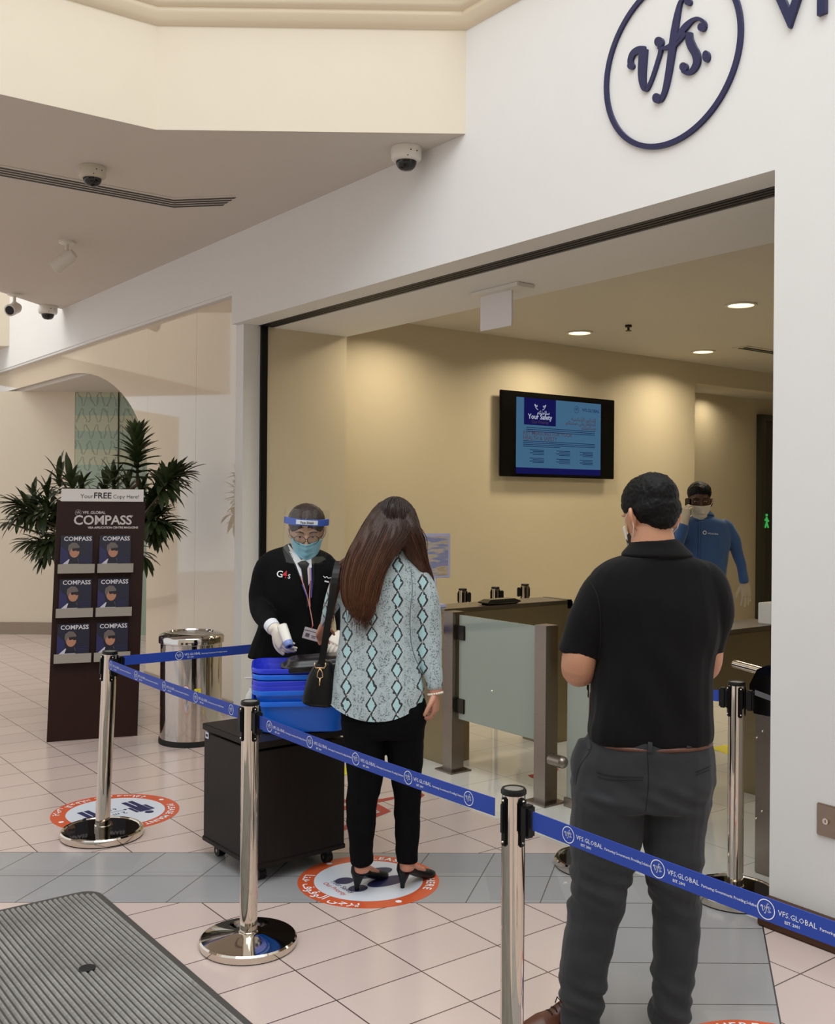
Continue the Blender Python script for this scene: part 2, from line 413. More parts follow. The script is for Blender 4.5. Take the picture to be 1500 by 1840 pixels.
# ---- text
_tc = {}
def text2d(s, size=1.0, align='CENTER', res=3, bold=0.0, space=1.0):
    k = (s, align, res, bold, space)
    if k not in _tc:
        c = bpy.data.curves.new('t', 'FONT'); c.body = s; c.size = 1; c.resolution_u = res; c.align_x = align; c.offset = bold; c.space_character = space
        o = bpy.data.objects.new('t', c); C.objects.link(o); bpy.context.view_layer.update()
        me = o.to_mesh(); _tc[k] = ([(v.co.x, v.co.y) for v in me.vertices], [tuple(p.vertices) for p in me.polygons])
        o.to_mesh_clear(); bpy.data.objects.remove(o); bpy.data.curves.remove(c)
    v, f = _tc[k]; return [(x * size, y * size) for x, y in v], f
def slab(mb, vs2, fs, fn, th=0.0):      # put flat 2D faces on a surface through fn(x, y, height)
    if th <= 0: mb.add([fn(x, y, 0) for x, y in vs2], fs); return
    n = len(vs2); vs = [fn(x, y, th) for x, y in vs2] + [fn(x, y, 0) for x, y in vs2]
    cnt = {}
    for f in fs:
        for i in range(len(f)):
            e = (f[i], f[(i + 1) % len(f)]); cnt[e] = cnt.get(e, 0) + 1
    ff = list(fs) + [tuple(i + n for i in reversed(f)) for f in fs]
    for (i, j) in cnt:
        if (j, i) not in cnt: ff.append((j, i, i + n, j + n))
    mb.add(vs, ff)
def plane_fn(o, xd, yd):
    o = Vector(o); xd = Vector(xd).normalized(); yd = Vector(yd).normalized(); nn = xd.cross(yd)
    return lambda x, y, h=0: o + xd * x + yd * y + nn * h
# arabic letters joined by hand: (isolated, final, initial, medial)
AR = {'ا': (0xFE8D, 0xFE8E), 'ب': (0xFE8F, 0xFE90, 0xFE91, 0xFE92), 'ت': (0xFE95, 0xFE96, 0xFE97, 0xFE98), 'ج': (0xFE9D, 0xFE9E, 0xFE9F, 0xFEA0),
      'ح': (0xFEA1, 0xFEA2, 0xFEA3, 0xFEA4), 'د': (0xFEA9, 0xFEAA), 'ر': (0xFEAD, 0xFEAE), 'س': (0xFEB1, 0xFEB2, 0xFEB3, 0xFEB4), 'ع': (0xFEC9, 0xFECA, 0xFECB, 0xFECC),
      'ف': (0xFED1, 0xFED2, 0xFED3, 0xFED4), 'ق': (0xFED5, 0xFED6, 0xFED7, 0xFED8), 'ك': (0xFED9, 0xFEDA, 0xFEDB, 0xFEDC), 'ل': (0xFEDD, 0xFEDE, 0xFEDF, 0xFEE0),
      'م': (0xFEE1, 0xFEE2, 0xFEE3, 0xFEE4), 'ن': (0xFEE5, 0xFEE6, 0xFEE7, 0xFEE8), 'ه': (0xFEE9, 0xFEEA, 0xFEEB, 0xFEEC), 'و': (0xFEED, 0xFEEE), 'ى': (0xFEEF, 0xFEF0),
      'ي': (0xFEF1, 0xFEF2, 0xFEF3, 0xFEF4), 'ة': (0xFE93, 0xFE94), 'ص': (0xFEB9, 0xFEBA, 0xFEBB, 0xFEBC), 'ظ': (0xFEC5, 0xFEC6, 0xFEC7, 0xFEC8), 'أ': (0xFE83, 0xFE84)}
def arabic(s):
    out = []
    for wd in s.split(' '):
        r = []
        for i, ch in enumerate(wd):
            fm = AR[ch]; prev = i > 0 and len(AR[wd[i - 1]]) == 4; nxt = i < len(wd) - 1
            if prev and nxt and len(fm) == 4: k = 3
            elif prev: k = 1
            elif nxt and len(fm) == 4: k = 2
            else: k = 0
            r.append(chr(fm[k]))
        out.append(''.join(reversed(r)))
    return ' '.join(reversed(out))

# ---- the script monogram in its ring, traced as brush strokes; unit = ring radius
def smooth_pts(pts, n=5):
    out = []
    for i in range(len(pts) - 1):
        p0 = pts[max(i - 1, 0)]; p1 = pts[i]; p2 = pts[i + 1]; p3 = pts[min(i + 2, len(pts) - 1)]
        for k in range(n):
            t_ = k / n; out.append(tuple(.5 * ((2 * b_) + (-a_ + c_) * t_ + (2 * a_ - 5 * b_ + 4 * c_ - d_) * t_ ** 2 + (-a_ + 3 * b_ - 3 * c_ + d_) * t_ ** 3) for a_, b_, c_, d_ in zip(p0, p1, p2, p3)))
    out.append(tuple(pts[-1])); return out
_ST = [  # x, y in zoomed pixels (origin 1050,0, 3.333 px each), stroke width
    [(287, 400, 34), (283, 362, 30), (300, 322, 34), (335, 303, 44), (372, 300, 40)],
    [(362, 296, 46), (356, 370, 48), (352, 450, 44), (358, 510, 36), (374, 538, 30), (398, 508, 20), (424, 440, 20), (446, 370, 20), (462, 315, 22), (462, 280, 26)],
    [(448, 285, 24), (490, 292, 22), (530, 268, 24), (570, 222, 26), (612, 165, 36), (655, 125, 24), (692, 116, 20), (722, 138, 24), (724, 165, 30)],
    [(640, 20, 26), (610, -2, 16), (584, 14, 20), (566, 80, 30), (550, 170, 38), (538, 260, 42), (524, 360, 38), (508, 460, 34), (488, 550, 28), (464, 602, 24), (440, 596, 34)],
    [(545, 285, 14), (585, 240, 16), (616, 200, 20)],
    [(640, 196, 24), (636, 240, 44), (652, 285, 50), (676, 330, 48), (680, 380, 40), (656, 425, 32), (622, 442, 24), (600, 424, 32)]]
_DOTS = [(287, 398, 40, 44), (456, 256, 54, 62), (630, 16, 42, 46), (442, 592, 50, 60), (712, 168, 48, 52), (604, 406, 48, 56), (738, 342, 42, 70)]
def logo_units():
    A0, Z0, R0 = 2.998, 3.680, .387
    def cv(x, y):
        q = onb(1050 + x / 3.3333, y / 3.3333, 3.68); aa = q.x * D1.x + q.y * D1.y
        return (-(aa - A0) / R0, (q.z - Z0) / R0)
    out = []
    for st in _ST:
        pp = smooth_pts(st, 5); L = []; 
        for i, (x, y, wd) in enumerate(pp):
            a_ = pp[max(i - 1, 0)]; b_ = pp[min(i + 1, len(pp) - 1)]; dx, dy = b_[0] - a_[0], b_[1] - a_[1]; l = math.hypot(dx, dy) or 1
            nx, ny = -dy / l * wd / 2, dx / l * wd / 2
            L.append((cv(x + nx, y + ny), cv(x - nx, y - ny)))
        vs = [q for pr in L for q in pr]; fs = [(2 * i, 2 * i + 2, 2 * i + 3, 2 * i + 1) for i in range(len(L) - 1)]
        out.append((vs, fs))
    for x, y, w_, h_ in _DOTS:
        vs = [cv(x + w_ / 2 * math.cos(k * PI / 9), y + h_ / 2 * math.sin(k * PI / 9)) for k in range(18)]
        out.append((vs, [tuple(range(17, -1, -1))]))
    return out
_LOGO = logo_units()
def ring2d(r0, r1, seg=40):
    vs = []; fs = []
    for i in range(seg):
        q = 2 * PI * i / seg; vs += [(r0 * math.cos(q), r0 * math.sin(q)), (r1 * math.cos(q), r1 * math.sin(q))]
    for i in range(seg):
        j = (i + 1) % seg; fs.append((2 * i, 2 * i + 1, 2 * j + 1, 2 * j))
    return vs, fs
def disc2d(r, seg=40, sx=1): return [(r * math.cos(2 * PI * k / seg) * sx, r * math.sin(2 * PI * k / seg)) for k in range(seg)], [tuple(range(seg))]
def put_logo(mb, fn, cx, cy, r, th=0, ring=.07, seg=40):
    def g(x, y, h=0): return fn(cx + x * r, cy + y * r, h)
    v, f = ring2d(1 - ring, 1, seg); slab(mb, v, f, g, th)
    for i, (v, f) in enumerate(_LOGO): slab(mb, v, f, g, th + i * 1e-5)
def put_text(mb, fn, s, cx, cy, size, align='CENTER', th=0, bold=0, space=1, res=3):
    v, f = text2d(s, size, align, res, bold, space); slab(mb, [(x + cx, y + cy) for x, y in v], f, fn, th)
# ================================================================== SETTING
def abpoly(pts, z): return [AB(a_, b_, z) for a_, b_ in pts]
mb = MB(); mb.add(abpoly([(-9, -14), (22, -14), (22, 3.65), (-9, 3.65)], 0) + abpoly([(7.25, 3.65), (22, 3.65), (22, 13), (8.21, 13), (8.21, 9.3), (7.25, 9.3)], 0), [(0, 1, 2, 3), tuple(range(4, 10))]); struct('floor', mb, M['hall_floor'])
mb = MB(); mb.add(abpoly([(-2, 3.65), (7.25, 3.65), (7.25, 9.3), (8.21, 9.3), (8.21, 14), (-2, 14)], 0), [tuple(range(6))]); struct('floor', mb, M['shop_floor'])
# shop front wall above and beside the opening
mb = MB(); mb.abbox(2.46, 7.262, 3.68, 3.868, 3.055, 3.75); mb.abbox(2.46, 7.262, 4.0, 4.69, 3.05, 3.4); mb.abbox(2.46, 7.262, 3.868, 4.0, 3.1, 3.4)
mb.abbox(-5, 2.46, 3.68, 4.0, 0, 3.75); mb.abbox(-5, 4.45, 3.68, 3.9, 3.75, 7.5)
mb.abbox(7.262, 16, 3.68, 3.83, 3.31, 3.76); mb.abbox(11.1, 16, 3.68, 3.8, 3.76, 5.5)
mb.abbox(7.262, 16, 3.69, 3.76, 3.285, 3.33)
struct('wall_front', mb, M['white_wall'])
mb = MB(); mb.abbox(7.175, 7.30, 3.74, 3.885, 0, 3.3); struct('trim_1', mb, M['white_wall'])
# soffit over the left part of the hall, bounded by the angled bulkhead
P = [Vector((.236, 5.75, 0)), Vector((-1.471, 5.729, 0)), Vector((-2.144, 5.24, 0))]
P.append(P[2] + (P[2] - P[1]).normalized() * 5)
P[0] = AB(4.43, 3.68)
sof = [AB(4.43, 3.70), P[1], P[3], Vector((-9, 2, 0)), Vector((-5.4, 6.5, 0)), Vector((-4.2, 10.3, 0)), Vector((-4.05, 11.0, 0)), AB(11.3, 3.70)]
mb = MB(); mb.prism([(q.x, q.y) for q in sof], 3.75, 3.7505)
# slot for the linear air diffuser is a separate object lying in the plane
struct('ceiling', mb, M['soffit'])
mb = MB()
for i in range(1, 3): pass
def wallstrip(mb, pts, z0, z1, th=.1):
    for i in range(len(pts) - 1):
        p, q = pts[i], pts[i + 1]; d = (q - p).normalized(); n_ = Vector((-d.y, d.x, 0)) * th
        mb.add([p + UP * z0, q + UP * z0, q + UP * z1, p + UP * z1, p - n_ + UP * z0, q - n_ + UP * z0, q - n_ + UP * z1, p - n_ + UP * z1],
               [(0, 1, 2, 3), (7, 6, 5, 4), (0, 4, 5, 1), (1, 5, 6, 2), (2, 6, 7, 3), (3, 7, 4, 0)])
wallstrip(mb, [P[0], P[1], P[3]], 3.751, 7.5); struct('wall_back', mb, M['cream_wall'])
# cornice swept along the bulkhead and the shop front
path = [AB(-4, 3.68), AB(4.43, 3.68), P[1], P[3]]
prof = [(0, 4.33), (.012, 4.335), (.03, 4.36), (.05, 4.385), (.055, 4.40), (.055, 4.412), (.075, 4.42), (.085, 4.44), (.10, 4.475), (.125, 4.50), (.13, 4.505), (.13, 4.53), (.0, 4.56)]
mb = MB(); rings = []
for i, p in enumerate(path):
    dirs = []
    if i > 0: dirs.append((p - path[i - 1]).normalized())
    if i < len(path) - 1: dirs.append((path[i + 1] - p).normalized())
    ns = [Vector((-d.y, d.x, 0)) for d in dirs]; n_ = sum(ns, Vector()); n_.normalize(); k_ = 1 / max(.3, n_.dot(ns[0]))
    if n_.dot(Vector((0, 0, 0)) - p) < 0: n_ = -n_
    rings.append([p + n_ * (o * k_) + UP * z_ for o, z_ in prof])
vs = [q for r_ in rings for q in r_]; L = len(prof)
mb.add(vs, [(i * L + k, (i + 1) * L + k, (i + 1) * L + k + 1, i * L + k + 1) for i in range(len(path) - 1) for k in range(L - 1)])
struct('trim_2', mb, M['cornice'], angle=50)
# glossy back-painted glass wall left of the opening, with the rounded passage cut in it
a_open = [(9.06, 0.0), (9.06, 1.95)] + [(11.3 - 2.24 * math.cos(q * PI / 2 / 14), 1.95 + 1.09 * math.sin(q * PI / 2 / 14)) for q in range(1, 15)]
mb = MB()
seams = [7.26, 8.03, 9.06]
for s0, s1 in zip(seams, seams[1:]):
    mb.abbox(s0 + .0015, s1 - .0015, 3.745, 3.765, 0.0, 3.30)
def facep(mb, poly, b0, b1):
    n = len(poly); vs = [AB(a_, b0, z_) for a_, z_ in poly] + [AB(a_, b1, z_) for a_, z_ in poly]
    mb.add(vs, [tuple(range(n)), tuple(range(2 * n - 1, n - 1, -1))] + [(i, i + n, (i + 1) % n + n, (i + 1) % n) for i in range(n)])
arc = a_open[1:]
for i in range(len(arc) - 1):
    facep(mb, [arc[i], arc[i + 1], (arc[i + 1][0], 3.30), (arc[i][0], 3.30)], 3.745, 3.765)
mb.abbox(11.3, 16.5, 3.745, 3.765, 3.04, 3.30)
struct('wall_left', mb, M['panel'])
mb = MB(); mb.abbox(8.03, 9.06, 3.725, 3.745, 0, .1); mb.abbox(7.3, 8.03, 3.725, 3.745, 0, .1); struct('baseboard_left', mb, M['skirting'])
# passage beyond: cream wall, etched glass shopfront
mb = MB(); mb.box((-6.6, 12.75, 1.5), (4.72, .1, 3.0)); struct('wall_back', mb, M['cream_wall'])
mb = MB(); mb.box((-6.6, 12.69, .075), (4.66, .02, .15)); struct('baseboard_back', mb, M['skirting'])
mb = MB(); mb.prism([(q.x, q.y) for q in (AB(9.0, 3.80), AB(17, 3.80), AB(17, 8), AB(9.0, 8))], 3.0, 3.1); struct('ceiling', mb, M['soffit'])
mb = MB(); mb.box((-2.95, 12.72, 1.5), (2.58, .03, 3.0)); gw = struct('window_1', mb, M['green_glass'])
mb = MB(); mb.box((-3.70, 12.70, 1.5), (.012, .012, 3.0)); mb.build('joint', M['black'], gw)
mb = MB(); mb.box((-7.9, 13.0, 4.55), (6.2, .4, 1.95)); mb.box((-7.9, 14.5, 3.6), (6.2, 3, .05)); struct('wall_back', mb, M['cream_wall'])
# interior of the shop
for q_ in ((7.17, 7.40, 3.94, 4.69, 0, 3.4), (7.352, 7.5, 4.69, 9.5, 0, 3.4), (7.352, 7.5, 9.5, 14, 3.04, 3.4)): mb = MB(); mb.abbox(*q_); struct('wall_right', mb, M['shop_wall'])
mb = MB()
mb.abbox(8.1, 8.2, 9.3, 14, 0, 3.4); mb.abbox(7.5, 8.1, 9.38, 9.49, 0, 3.4); mb.abbox(-2, 8.2, 14, 14.1, 0, 3.4); mb.abbox(-2, -1.9, 4, 14, 0, 3.4)
struct('wall_right', mb, M['shop_wall'])
mb = MB(); mb.abbox(-2, 7.35, 4.69, 14, 3.27, 3.4); mb.abbox(7.5, 8.1, 9.4, 14, 3.06, 3.4); mb.abbox(-2, 2.46, 3.9, 4.69, 3.05, 3.4); struct('ceiling', mb, M['shop_ceiling'])
# black sliding-door track and post
mb = MB()
for k in range(4): mb.abbox(2.46, 7.262, 3.868 + k * .034, 3.868 + k * .034 + .022, 3.052, 3.10)
mb.abbox(2.46, 7.262, 3.868, 4.0, 3.06, 3.11)
struct('trim_3', mb, newmat('track_dark', (22, 20, 24), .5)[0])
mb = MB(); mb.abbox(7.15, 7.24, 3.885, 3.94, 0, 3.055); struct('trim_4', mb, M['black'])
mb = MB(); mb.abbox(-5, 2.463, 3.60, 3.68, .0, .105, bev=.006); struct('baseboard_right', mb, M['base_wood'])
# dark framed glass door deep inside
mb = MB()
for b0_, b1_ in ((11.75, 11.85), (12.75, 12.85)): mb.abbox(8.02, 8.1, b0_, b1_, 0, 2.78)
mb.abbox(8.02, 8.1, 11.75, 12.85, 2.78, 2.86); dr = struct('door_1', mb, newmat('door_frame', (62, 60, 50), .35)[0])
mb = MB(); mb.abbox(8.05, 8.06, 11.85, 12.75, .02, 2.78); mb.build('glass', newmat('dark_door_glass', (48, 46, 40), .08)[0], dr)
mb = MB(); q = AB(8.01, 11.86, 1.42)
for (x0, y0, x1, y1) in ((0, .09, .0, .02), (0, .02, .035, -.05), (0, .02, -.03, -.05), (0, .075, .04, .03), (0, .075, -.035, .045)): mb.tube([q + D2 * x0 + UP * y0, q + D2 * x1 + UP * y1], .011, 6)
mb.sphere(q + UP * .115, .018, 8, 6); mb.build('exit_sign_reflection', emit('reflected_exit_green', (70, 190, 90), .45), dr)  # reflection of an exit sign in the door, imitated by a glowing figure
# walls around the atrium behind the viewer (seen only in reflections)
mb = MB(); mb.box((0, -8, 3.7), (24, .2, 7.4)); mb.box((11, 0, 3.7), (.2, 16, 7.4)); struct('wall_back', mb, M['cream_wall'])
mb = MB()
for x0 in (-7, -2.5, 3, 7.5): mb.box((x0, -7.88, 1.4), (2.6, .06, 2.8))  # dark shopfronts added out of view for contrast in the steel reflections
struct('added_shopfronts', mb, newmat('added_dark_shopfront', (40, 34, 30), .2)[0])

# ================================================================== CEILING FITTINGS
# linear slot diffuser, bent at the angle of the bulkhead
t_ = thing('air_diffuser', 'long four-slot linear air grille bent across the soffit', 'air vent', atz(310, 366, 3.75))
q0, q1, q2 = atz(0, 308, 3.745), atz(312, 366, 3.745), atz(412, 362, 3.745)
q0 = q1 + (q0 - q1) * 1.3
u1 = (q1 - q0).normalized(); u2 = (q2 - q1).normalized(); n1_ = Vector((-u1.y, u1.x, 0)); n2_ = Vector((-u2.y, u2.x, 0)); nm = (n1_ + n2_).normalized(); nm = nm / nm.dot(n1_)
def strip(mb, o0, o1, z):
    vs = []
    for o in (o0, o1): vs += [q0 + n1_ * o, q1 + nm * o, q2 + n2_ * o + u2 * (-o * .9)]
    vs = [Vector((v_.x, v_.y, z)) for v_ in vs]; vs += [v_ + UP * .012 for v_ in vs]
    mb.add(vs, [(0, 1, 4, 3), (1, 2, 5, 4), (6, 9, 10, 7), (7, 10, 11, 8), (0, 6, 7, 1), (1, 7, 8, 2), (3, 4, 10, 9), (4, 5, 11, 10), (2, 8, 11, 5), (0, 3, 9, 6)])
mb = MB(); strip(mb, -.125, .125, 3.745); mb.build('frame', M['soffit'], t_)
mb = MB()
for k in range(4): strip(mb, -.088 + k * .05, -.088 + k * .05 + .026, 3.7425)
mb.build('slot', M['black'], t_)

def dome_camera(loc, s, label, mat, tiltdir, parts=True):
    t_ = thing('dome_camera', label, 'security camera', loc)
    k = Matrix.Translation(loc) @ Matrix.Scale(s, 4)
    mb = MB(); mb.lathe([(.001, 0), (.072, 0), (.074, -.004), (.073, -.052), (.066, -.062), (.052, -.066), (.001, -.066)], 40, k); mb.build('housing', mat, t_, angle=40)
    mb = MB(); mb.lathe([(.05, -.06), (.049, -.075), (.042, -.092), (.028, -.104), (.001, -.109)], 32, k); mb.build('dome', M['dome'], t_, smooth=True)
    d = (Vector((0, 0, 0)) - Vector(loc)); d.z = 0; d.normalize(); sd = Vector((-d.y, d.x, 0))
    mb = MB()
    for o in (.3, .75): mb.sphere(Vector(loc) + (d * math.cos(o) + sd * math.sin(o)) * .0735 * s + UP * (-.03 * s), .0035 * s, 8, 6)
    mb.sphere(Vector(loc) + (d * math.cos(.1) + sd * math.sin(.1)) * .071 * s + UP * (-.056 * s), .003 * s, 8, 6)
    mb.build('screw', M['black'], t_)
    return t_
dome_camera(atz(730, 266, 3.75), 1.22, 'white dome camera in the corner where the bulkhead meets the white wall', M['white_plastic'], 0)
dome_camera(atz(166, 300, 3.75), 1.12, 'beige dome camera beside the long slot air grille', newmat('beige_plastic', (196, 188, 170), .4)[0], 0)
dome_camera(atz(86, 550, 3.75), 1.35, 'small far dome camera at the left end of the soffit', M['white_plastic'], 0)
def bullet(loc, aim, label, s=1.0, length=.16):
    t_ = thing('bullet_camera', label, 'security camera', loc); loc = Vector(loc); aim = Vector(aim).normalized()
    mb = MB(); mb.lathe([(.001, 0), (.05, 0), (.05, -.012), (.03, -.02), (.001, -.02)], 28, Matrix.Translation(loc) @ Matrix.Scale(s, 4)); mb.tube([loc, loc - UP * .07 * s], .012 * s, 12)
    mb.sphere(loc - UP * .085 * s, .03 * s, 16, 10); mb.build('mount', M['white_plastic'], t_, angle=50)
    c = loc - UP * .11 * s
    mb = MB(); mb.tube([c - aim * .06 * s, c - aim * .03 * s, c + aim * length * .6 * s, c + aim * length * .62 * s], [.03 * s, .042 * s, .045 * s, .042 * s], 24); mb.build('body', M['white_plastic'], t_, angle=40)
    mb = MB(); mb.tube([c + aim * length * .61 * s, c + aim * length * .64 * s], [.034 * s, .033 * s], 24); mb.build('lens', M['dome'], t_, angle=40)
bullet(atz(120, 434, 3.75), Vector((-.85, .15, -.55)), 'white bullet camera hanging mid-soffit, aimed down left', 1.25)
bullet(atz(26, 528, 3.75), Vector((-.1, -.9, -.35)), 'white bullet camera with black lens facing forward, at the far left edge', 1.35, .12)
# downlights in the shop, visible and unseen ones, plus beams added to brighten the passage
lab = {0: 'round warm downlight above the television', 1: 'round warm downlight farthest back, near the ceiling slot', 2: 'round warm downlight nearest the right pillar'}
for i, (px, py) in enumerate(((1041, 597), (1263, 631), (1331, 547))):
    c = atz(px, py, 3.27); t_ = thing('downlight', lab[i], 'ceiling light', c, group=None)
    mb = MB(); mb.lathe([(.125, -.001), (.125, -.012), (.1, -.012), (.1, -.001)], 40, Matrix.Translation(c)); mb.build('trim_ring', M['white_plastic'], t_, angle=40)
    mb = MB(); mb.lathe([(.001, -.006), (.1, -.006)], 40, Matrix.Translation(c)); mb.build('lamp', emit('lamp_glow', (255, 226, 170), 2.4) if i == 0 else bpy.data.materials['lamp_glow'], t_)
for k, (a_, b_, pw) in enumerate(((6.712, 6.97, 11), (6.731, 8.82, 11), (4.95, 6.96, 11), (6.712, 5.15, 9), (4.95, 9, 9), (3, 6.9, 8), (7.8, 10.6, 2.5), (7.8, 12.6, 1.5))):  # last pair are fill lights added to brighten the passage, without fittings
    l = area('downlight_or_fill_beam', AB(a_, b_, 3.25 if a_ < 7.5 else 3.04), AB(a_, b_, 0), .3, pw, (1, .86, .64)); l.data.shape = 'DISK'; l.data.spread = math.radians(150)
c = atz(1129, 584, 3.27); t_ = thing('sprinkler', 'small sprinkler head between the downlights', 'sprinkler', c)
mb = MB(); mb.cyl(c, c - UP * .02, .03, seg=20); mb.cyl(c - UP * .02, c - UP * .05, .01, seg=10); mb.cyl(c - UP * .05, c - UP * .055, .026, seg=20); mb.build('head', newmat('sprinkler_brass', (60, 46, 34), .4, .8)[0], t_, angle=40)
c = atz(1330, 623, 3.27); t_ = thing('ceiling_vent', 'narrow slot vent in the shop ceiling by the right pillar', 'air vent', c)
cab = (c.dot(D1), c.dot(D2)); mb = MB(); mb.abbox(cab[0] - .09, cab[0] + .09, cab[1] - .02, cab[1] + 1.4, 3.262, 3.272); mb.build('frame', M['shop_ceiling'], t_)
mb = MB(); mb.abbox(cab[0] - .05, cab[0] - .01, cab[1] + .03, cab[1] + 1.35, 3.258, 3.266); mb.abbox(cab[0] + .02, cab[0] + .05, cab[1] + .03, cab[1] + 1.35, 3.258, 3.266); mb.build('slot', M['black'], t_)
# hanging blank sign plate
c = AB(4.9, 4.38, 3.05); t_ = thing('hanging_sign', 'blank white plate hanging from a flat mount on the soffit of the opening', 'sign', c)
mb = MB(); mb.box(c - UP * .012, (.46, .15, .024), ANG_A, bev=.006); mb.build('mount', M['white_plastic'], t_)
mb = MB(); mb.box(c - UP * .135 + D1 * .05, (.30, .012, .225), ANG_A); mb.build('plate', newmat('sign_plate', (226, 222, 220), .4)[0], t_)

# ================================================================== WALL SIGN
sg = thing('wall_sign', 'dark blue ring with script letters mounted on the white wall', 'sign', AB(2.998, 3.68, 3.68))
fn = plane_fn(AB(2.998, 3.68, 3.68), -D1, UP)
mb = MB(); v_, f_ = ring2d(.352 / .387 + .025, 1); slab(mb, [(x * .387, y * .387) for x, y in ring2d(.938, 1, 96)[0]], ring2d(.938, 1, 96)[1], fn, .014); mb.build('ring', M['navy_paint'], sg)
mb = MB()
for i, (v_, f_) in enumerate(_LOGO): slab(mb, [(x * .387, y * .387) for x, y in v_], f_, fn, .013 + i * .0002)
mb.build('script_letters', M['navy_paint'], sg)
for ch, (px, py), lb in (('V', (1422, 50), 'dark blue capital V on the white wall beside the ring'), ('F', (1473, 32), 'dark blue capital F at the top right edge of the wall')):
    q = onb(px, py, 3.68); vv, ff = text2d(ch, .37, 'LEFT' if ch == 'F' else 'CENTER', 3)
    t_ = MB(); off = -.03 if ch == 'F' else 0
    base = AB(q.dot(D1), 3.68, 3.605); slab(t_, [(x + off, y) for x, y in vv], ff, plane_fn(base, -D1, UP), .02)
    o = t_.build('sign_letter', M['navy_paint']); tag(o, lb, 'letter', 'sign letters on the white wall')
# key switch
c = AB(2.205, 3.676, .47); t_ = thing('key_switch', 'square metal key switch plate low on the white wall at right', 'switch', c)
mb = MB(); mb.box(c, (.085, .012, .125), ANG_A, bev=.004); mb.build('plate', brushed('switch_plate', (168, 150, 136), .35), t_)
mb = MB(); mb.cyl(c - D2 * .004, c - D2 * .014, .012, seg=16); mb.build('lock', M['steel'], t_, angle=40)
mb = MB(); mb.box(c - D2 * .0145, (.0025, .002, .010), ANG_A + .5); mb.build('keyhole', M['black'], t_)

# ================================================================== FLOOR GRAPHICS
def ringtext(mb, fn, s, R_, size, a0, step=None, flip=False, bold=.0):
    # letters one by one along a ring; a0 = centre angle (radians)
    wds = []
    for ch in s:
        if ch == ' ': wds.append(size * .35); continue
        v_, f_ = text2d(ch, size, 'LEFT', 2, bold); wds.append(max(x for x, y in v_) + size * .07 if v_ else size * .3)
    tot = sum(wds); pos = -tot / 2
    for ch, w_ in zip(s, wds):
        mid = pos + w_ / 2; pos += w_
        if ch == ' ': continue
        v_, f_ = text2d(ch, size, 'LEFT', 2, bold); v_ = [(x - w_ / 2, y) for x, y in v_]
        q = a0 - mid / R_ if not flip else a0 + mid / R_
        if not flip:
            ca, sa = math.cos(q - PI / 2), math.sin(q - PI / 2); cx, cy = R_ * math.cos(q), R_ * math.sin(q)
        else:
            ca, sa = math.cos(q + PI / 2), math.sin(q + PI / 2); cx, cy = R_ * math.cos(q), R_ * math.sin(q)
        slab(mb, [(cx + x * ca - y * sa, cy + x * sa + y * ca) for x, y in v_], f_, fn)
def decal_base(label, c, R_, rot, name='floor_sticker'):
    t_ = thing(name, label, 'floor sticker', c, 0, None)
    f0 = plane_fn(Vector(c), (math.cos(rot), math.sin(rot), 0), (-math.sin(rot), math.cos(rot), 0))
    lv = lambda h_: (lambda x, y, h=0: f0(x, y, h + h_))
    mb = MB(); mb.lathe([(.0005, .0012), (R_, .0012), (R_, 0)], 72, Matrix.Translation(c)); mb.build('disc', M['orange'], t_, fix=False)
    mb = MB(); v_, f_ = disc2d(R_ * .77, 72); slab(mb, v_, f_, lv(.0017)); mb.build('face', M['decal_white'], t_)
    return t_, lv
def ellipse(mb, fn, cx, cy, rx, ry, seg=24): mb.add([fn(cx + rx * math.cos(2 * PI * k / seg), cy + ry * math.sin(2 * PI * k / seg)) for k in range(seg)], [tuple(range(seg))])
# "please stand here": text reads upward towards image right-away
def stand_here(c, rot, label, dots=(1.95, -1.15)):
    t_, lv = decal_base(label, c, .315, rot); f2 = lv(.0022)
    mb = MB(); ringtext(mb, f2, 'PLEASE STAND HERE', .315 * .825, .052, PI / 2, bold=.02)
    ringtext(mb, f2, arabic('يرجى الوقوف هنا'), .315 * .93, .064, -PI / 2, flip=True, bold=.015)
    for q in (PI + .12, -.12): ellipse(mb, f2, .315 * .885 * math.cos(q), .315 * .885 * math.sin(q), .014, .014)
    mb.build('lettering', M['ink_white'], t_)
    mb = MB()
    for sx in (-1, 1):
        ellipse(mb, f2, sx * .060, .062, .050, .105); ellipse(mb, f2, sx * .055, -.092, .038, .045)
    mb.build('footprints', M['ink_navy'], t_)
    mb = MB(); put_text(mb, f2, 'Your Safety', 0, -.150, .036, bold=.01); mb.build('navy_caption', M['ink_navy'], t_)
    mb = MB(); put_text(mb, f2, 'Our Priority', 0, -.188, .034, bold=.01); mb.build('red_caption', M['ink_red'], t_)
    return t_
c1 = atz(662, 1582); c1.z = 0
stand_here(c1, -.93, 'orange ringed round sticker under the woman in heels')
c3 = Vector((1.06, 3.06, 0)); stand_here(c3, .80, 'orange ringed round sticker cut off by the bottom edge, on the grey tiles')
c2 = atz(208, 1459); c2.z = 0
t_, lv = decal_base('orange ringed distance sticker behind the leftmost rope post', c2, .335, PI + .78); f2 = lv(.0022)
mb = MB(); ringtext(mb, f2, 'PLEASE MAINTAIN DISTANCE', .335 * .825, .05, PI / 2, bold=.02); ringtext(mb, f2, arabic('يرجى الحفاظ على مسافة'), .335 * .93, .058, -PI / 2, flip=True, bold=.015)
for q in (PI + .1, -.1): ellipse(mb, f2, .335 * .885 * math.cos(q), .335 * .885 * math.sin(q), .014, .014)
mb.build('lettering', M['ink_white'], t_)
mb = MB()
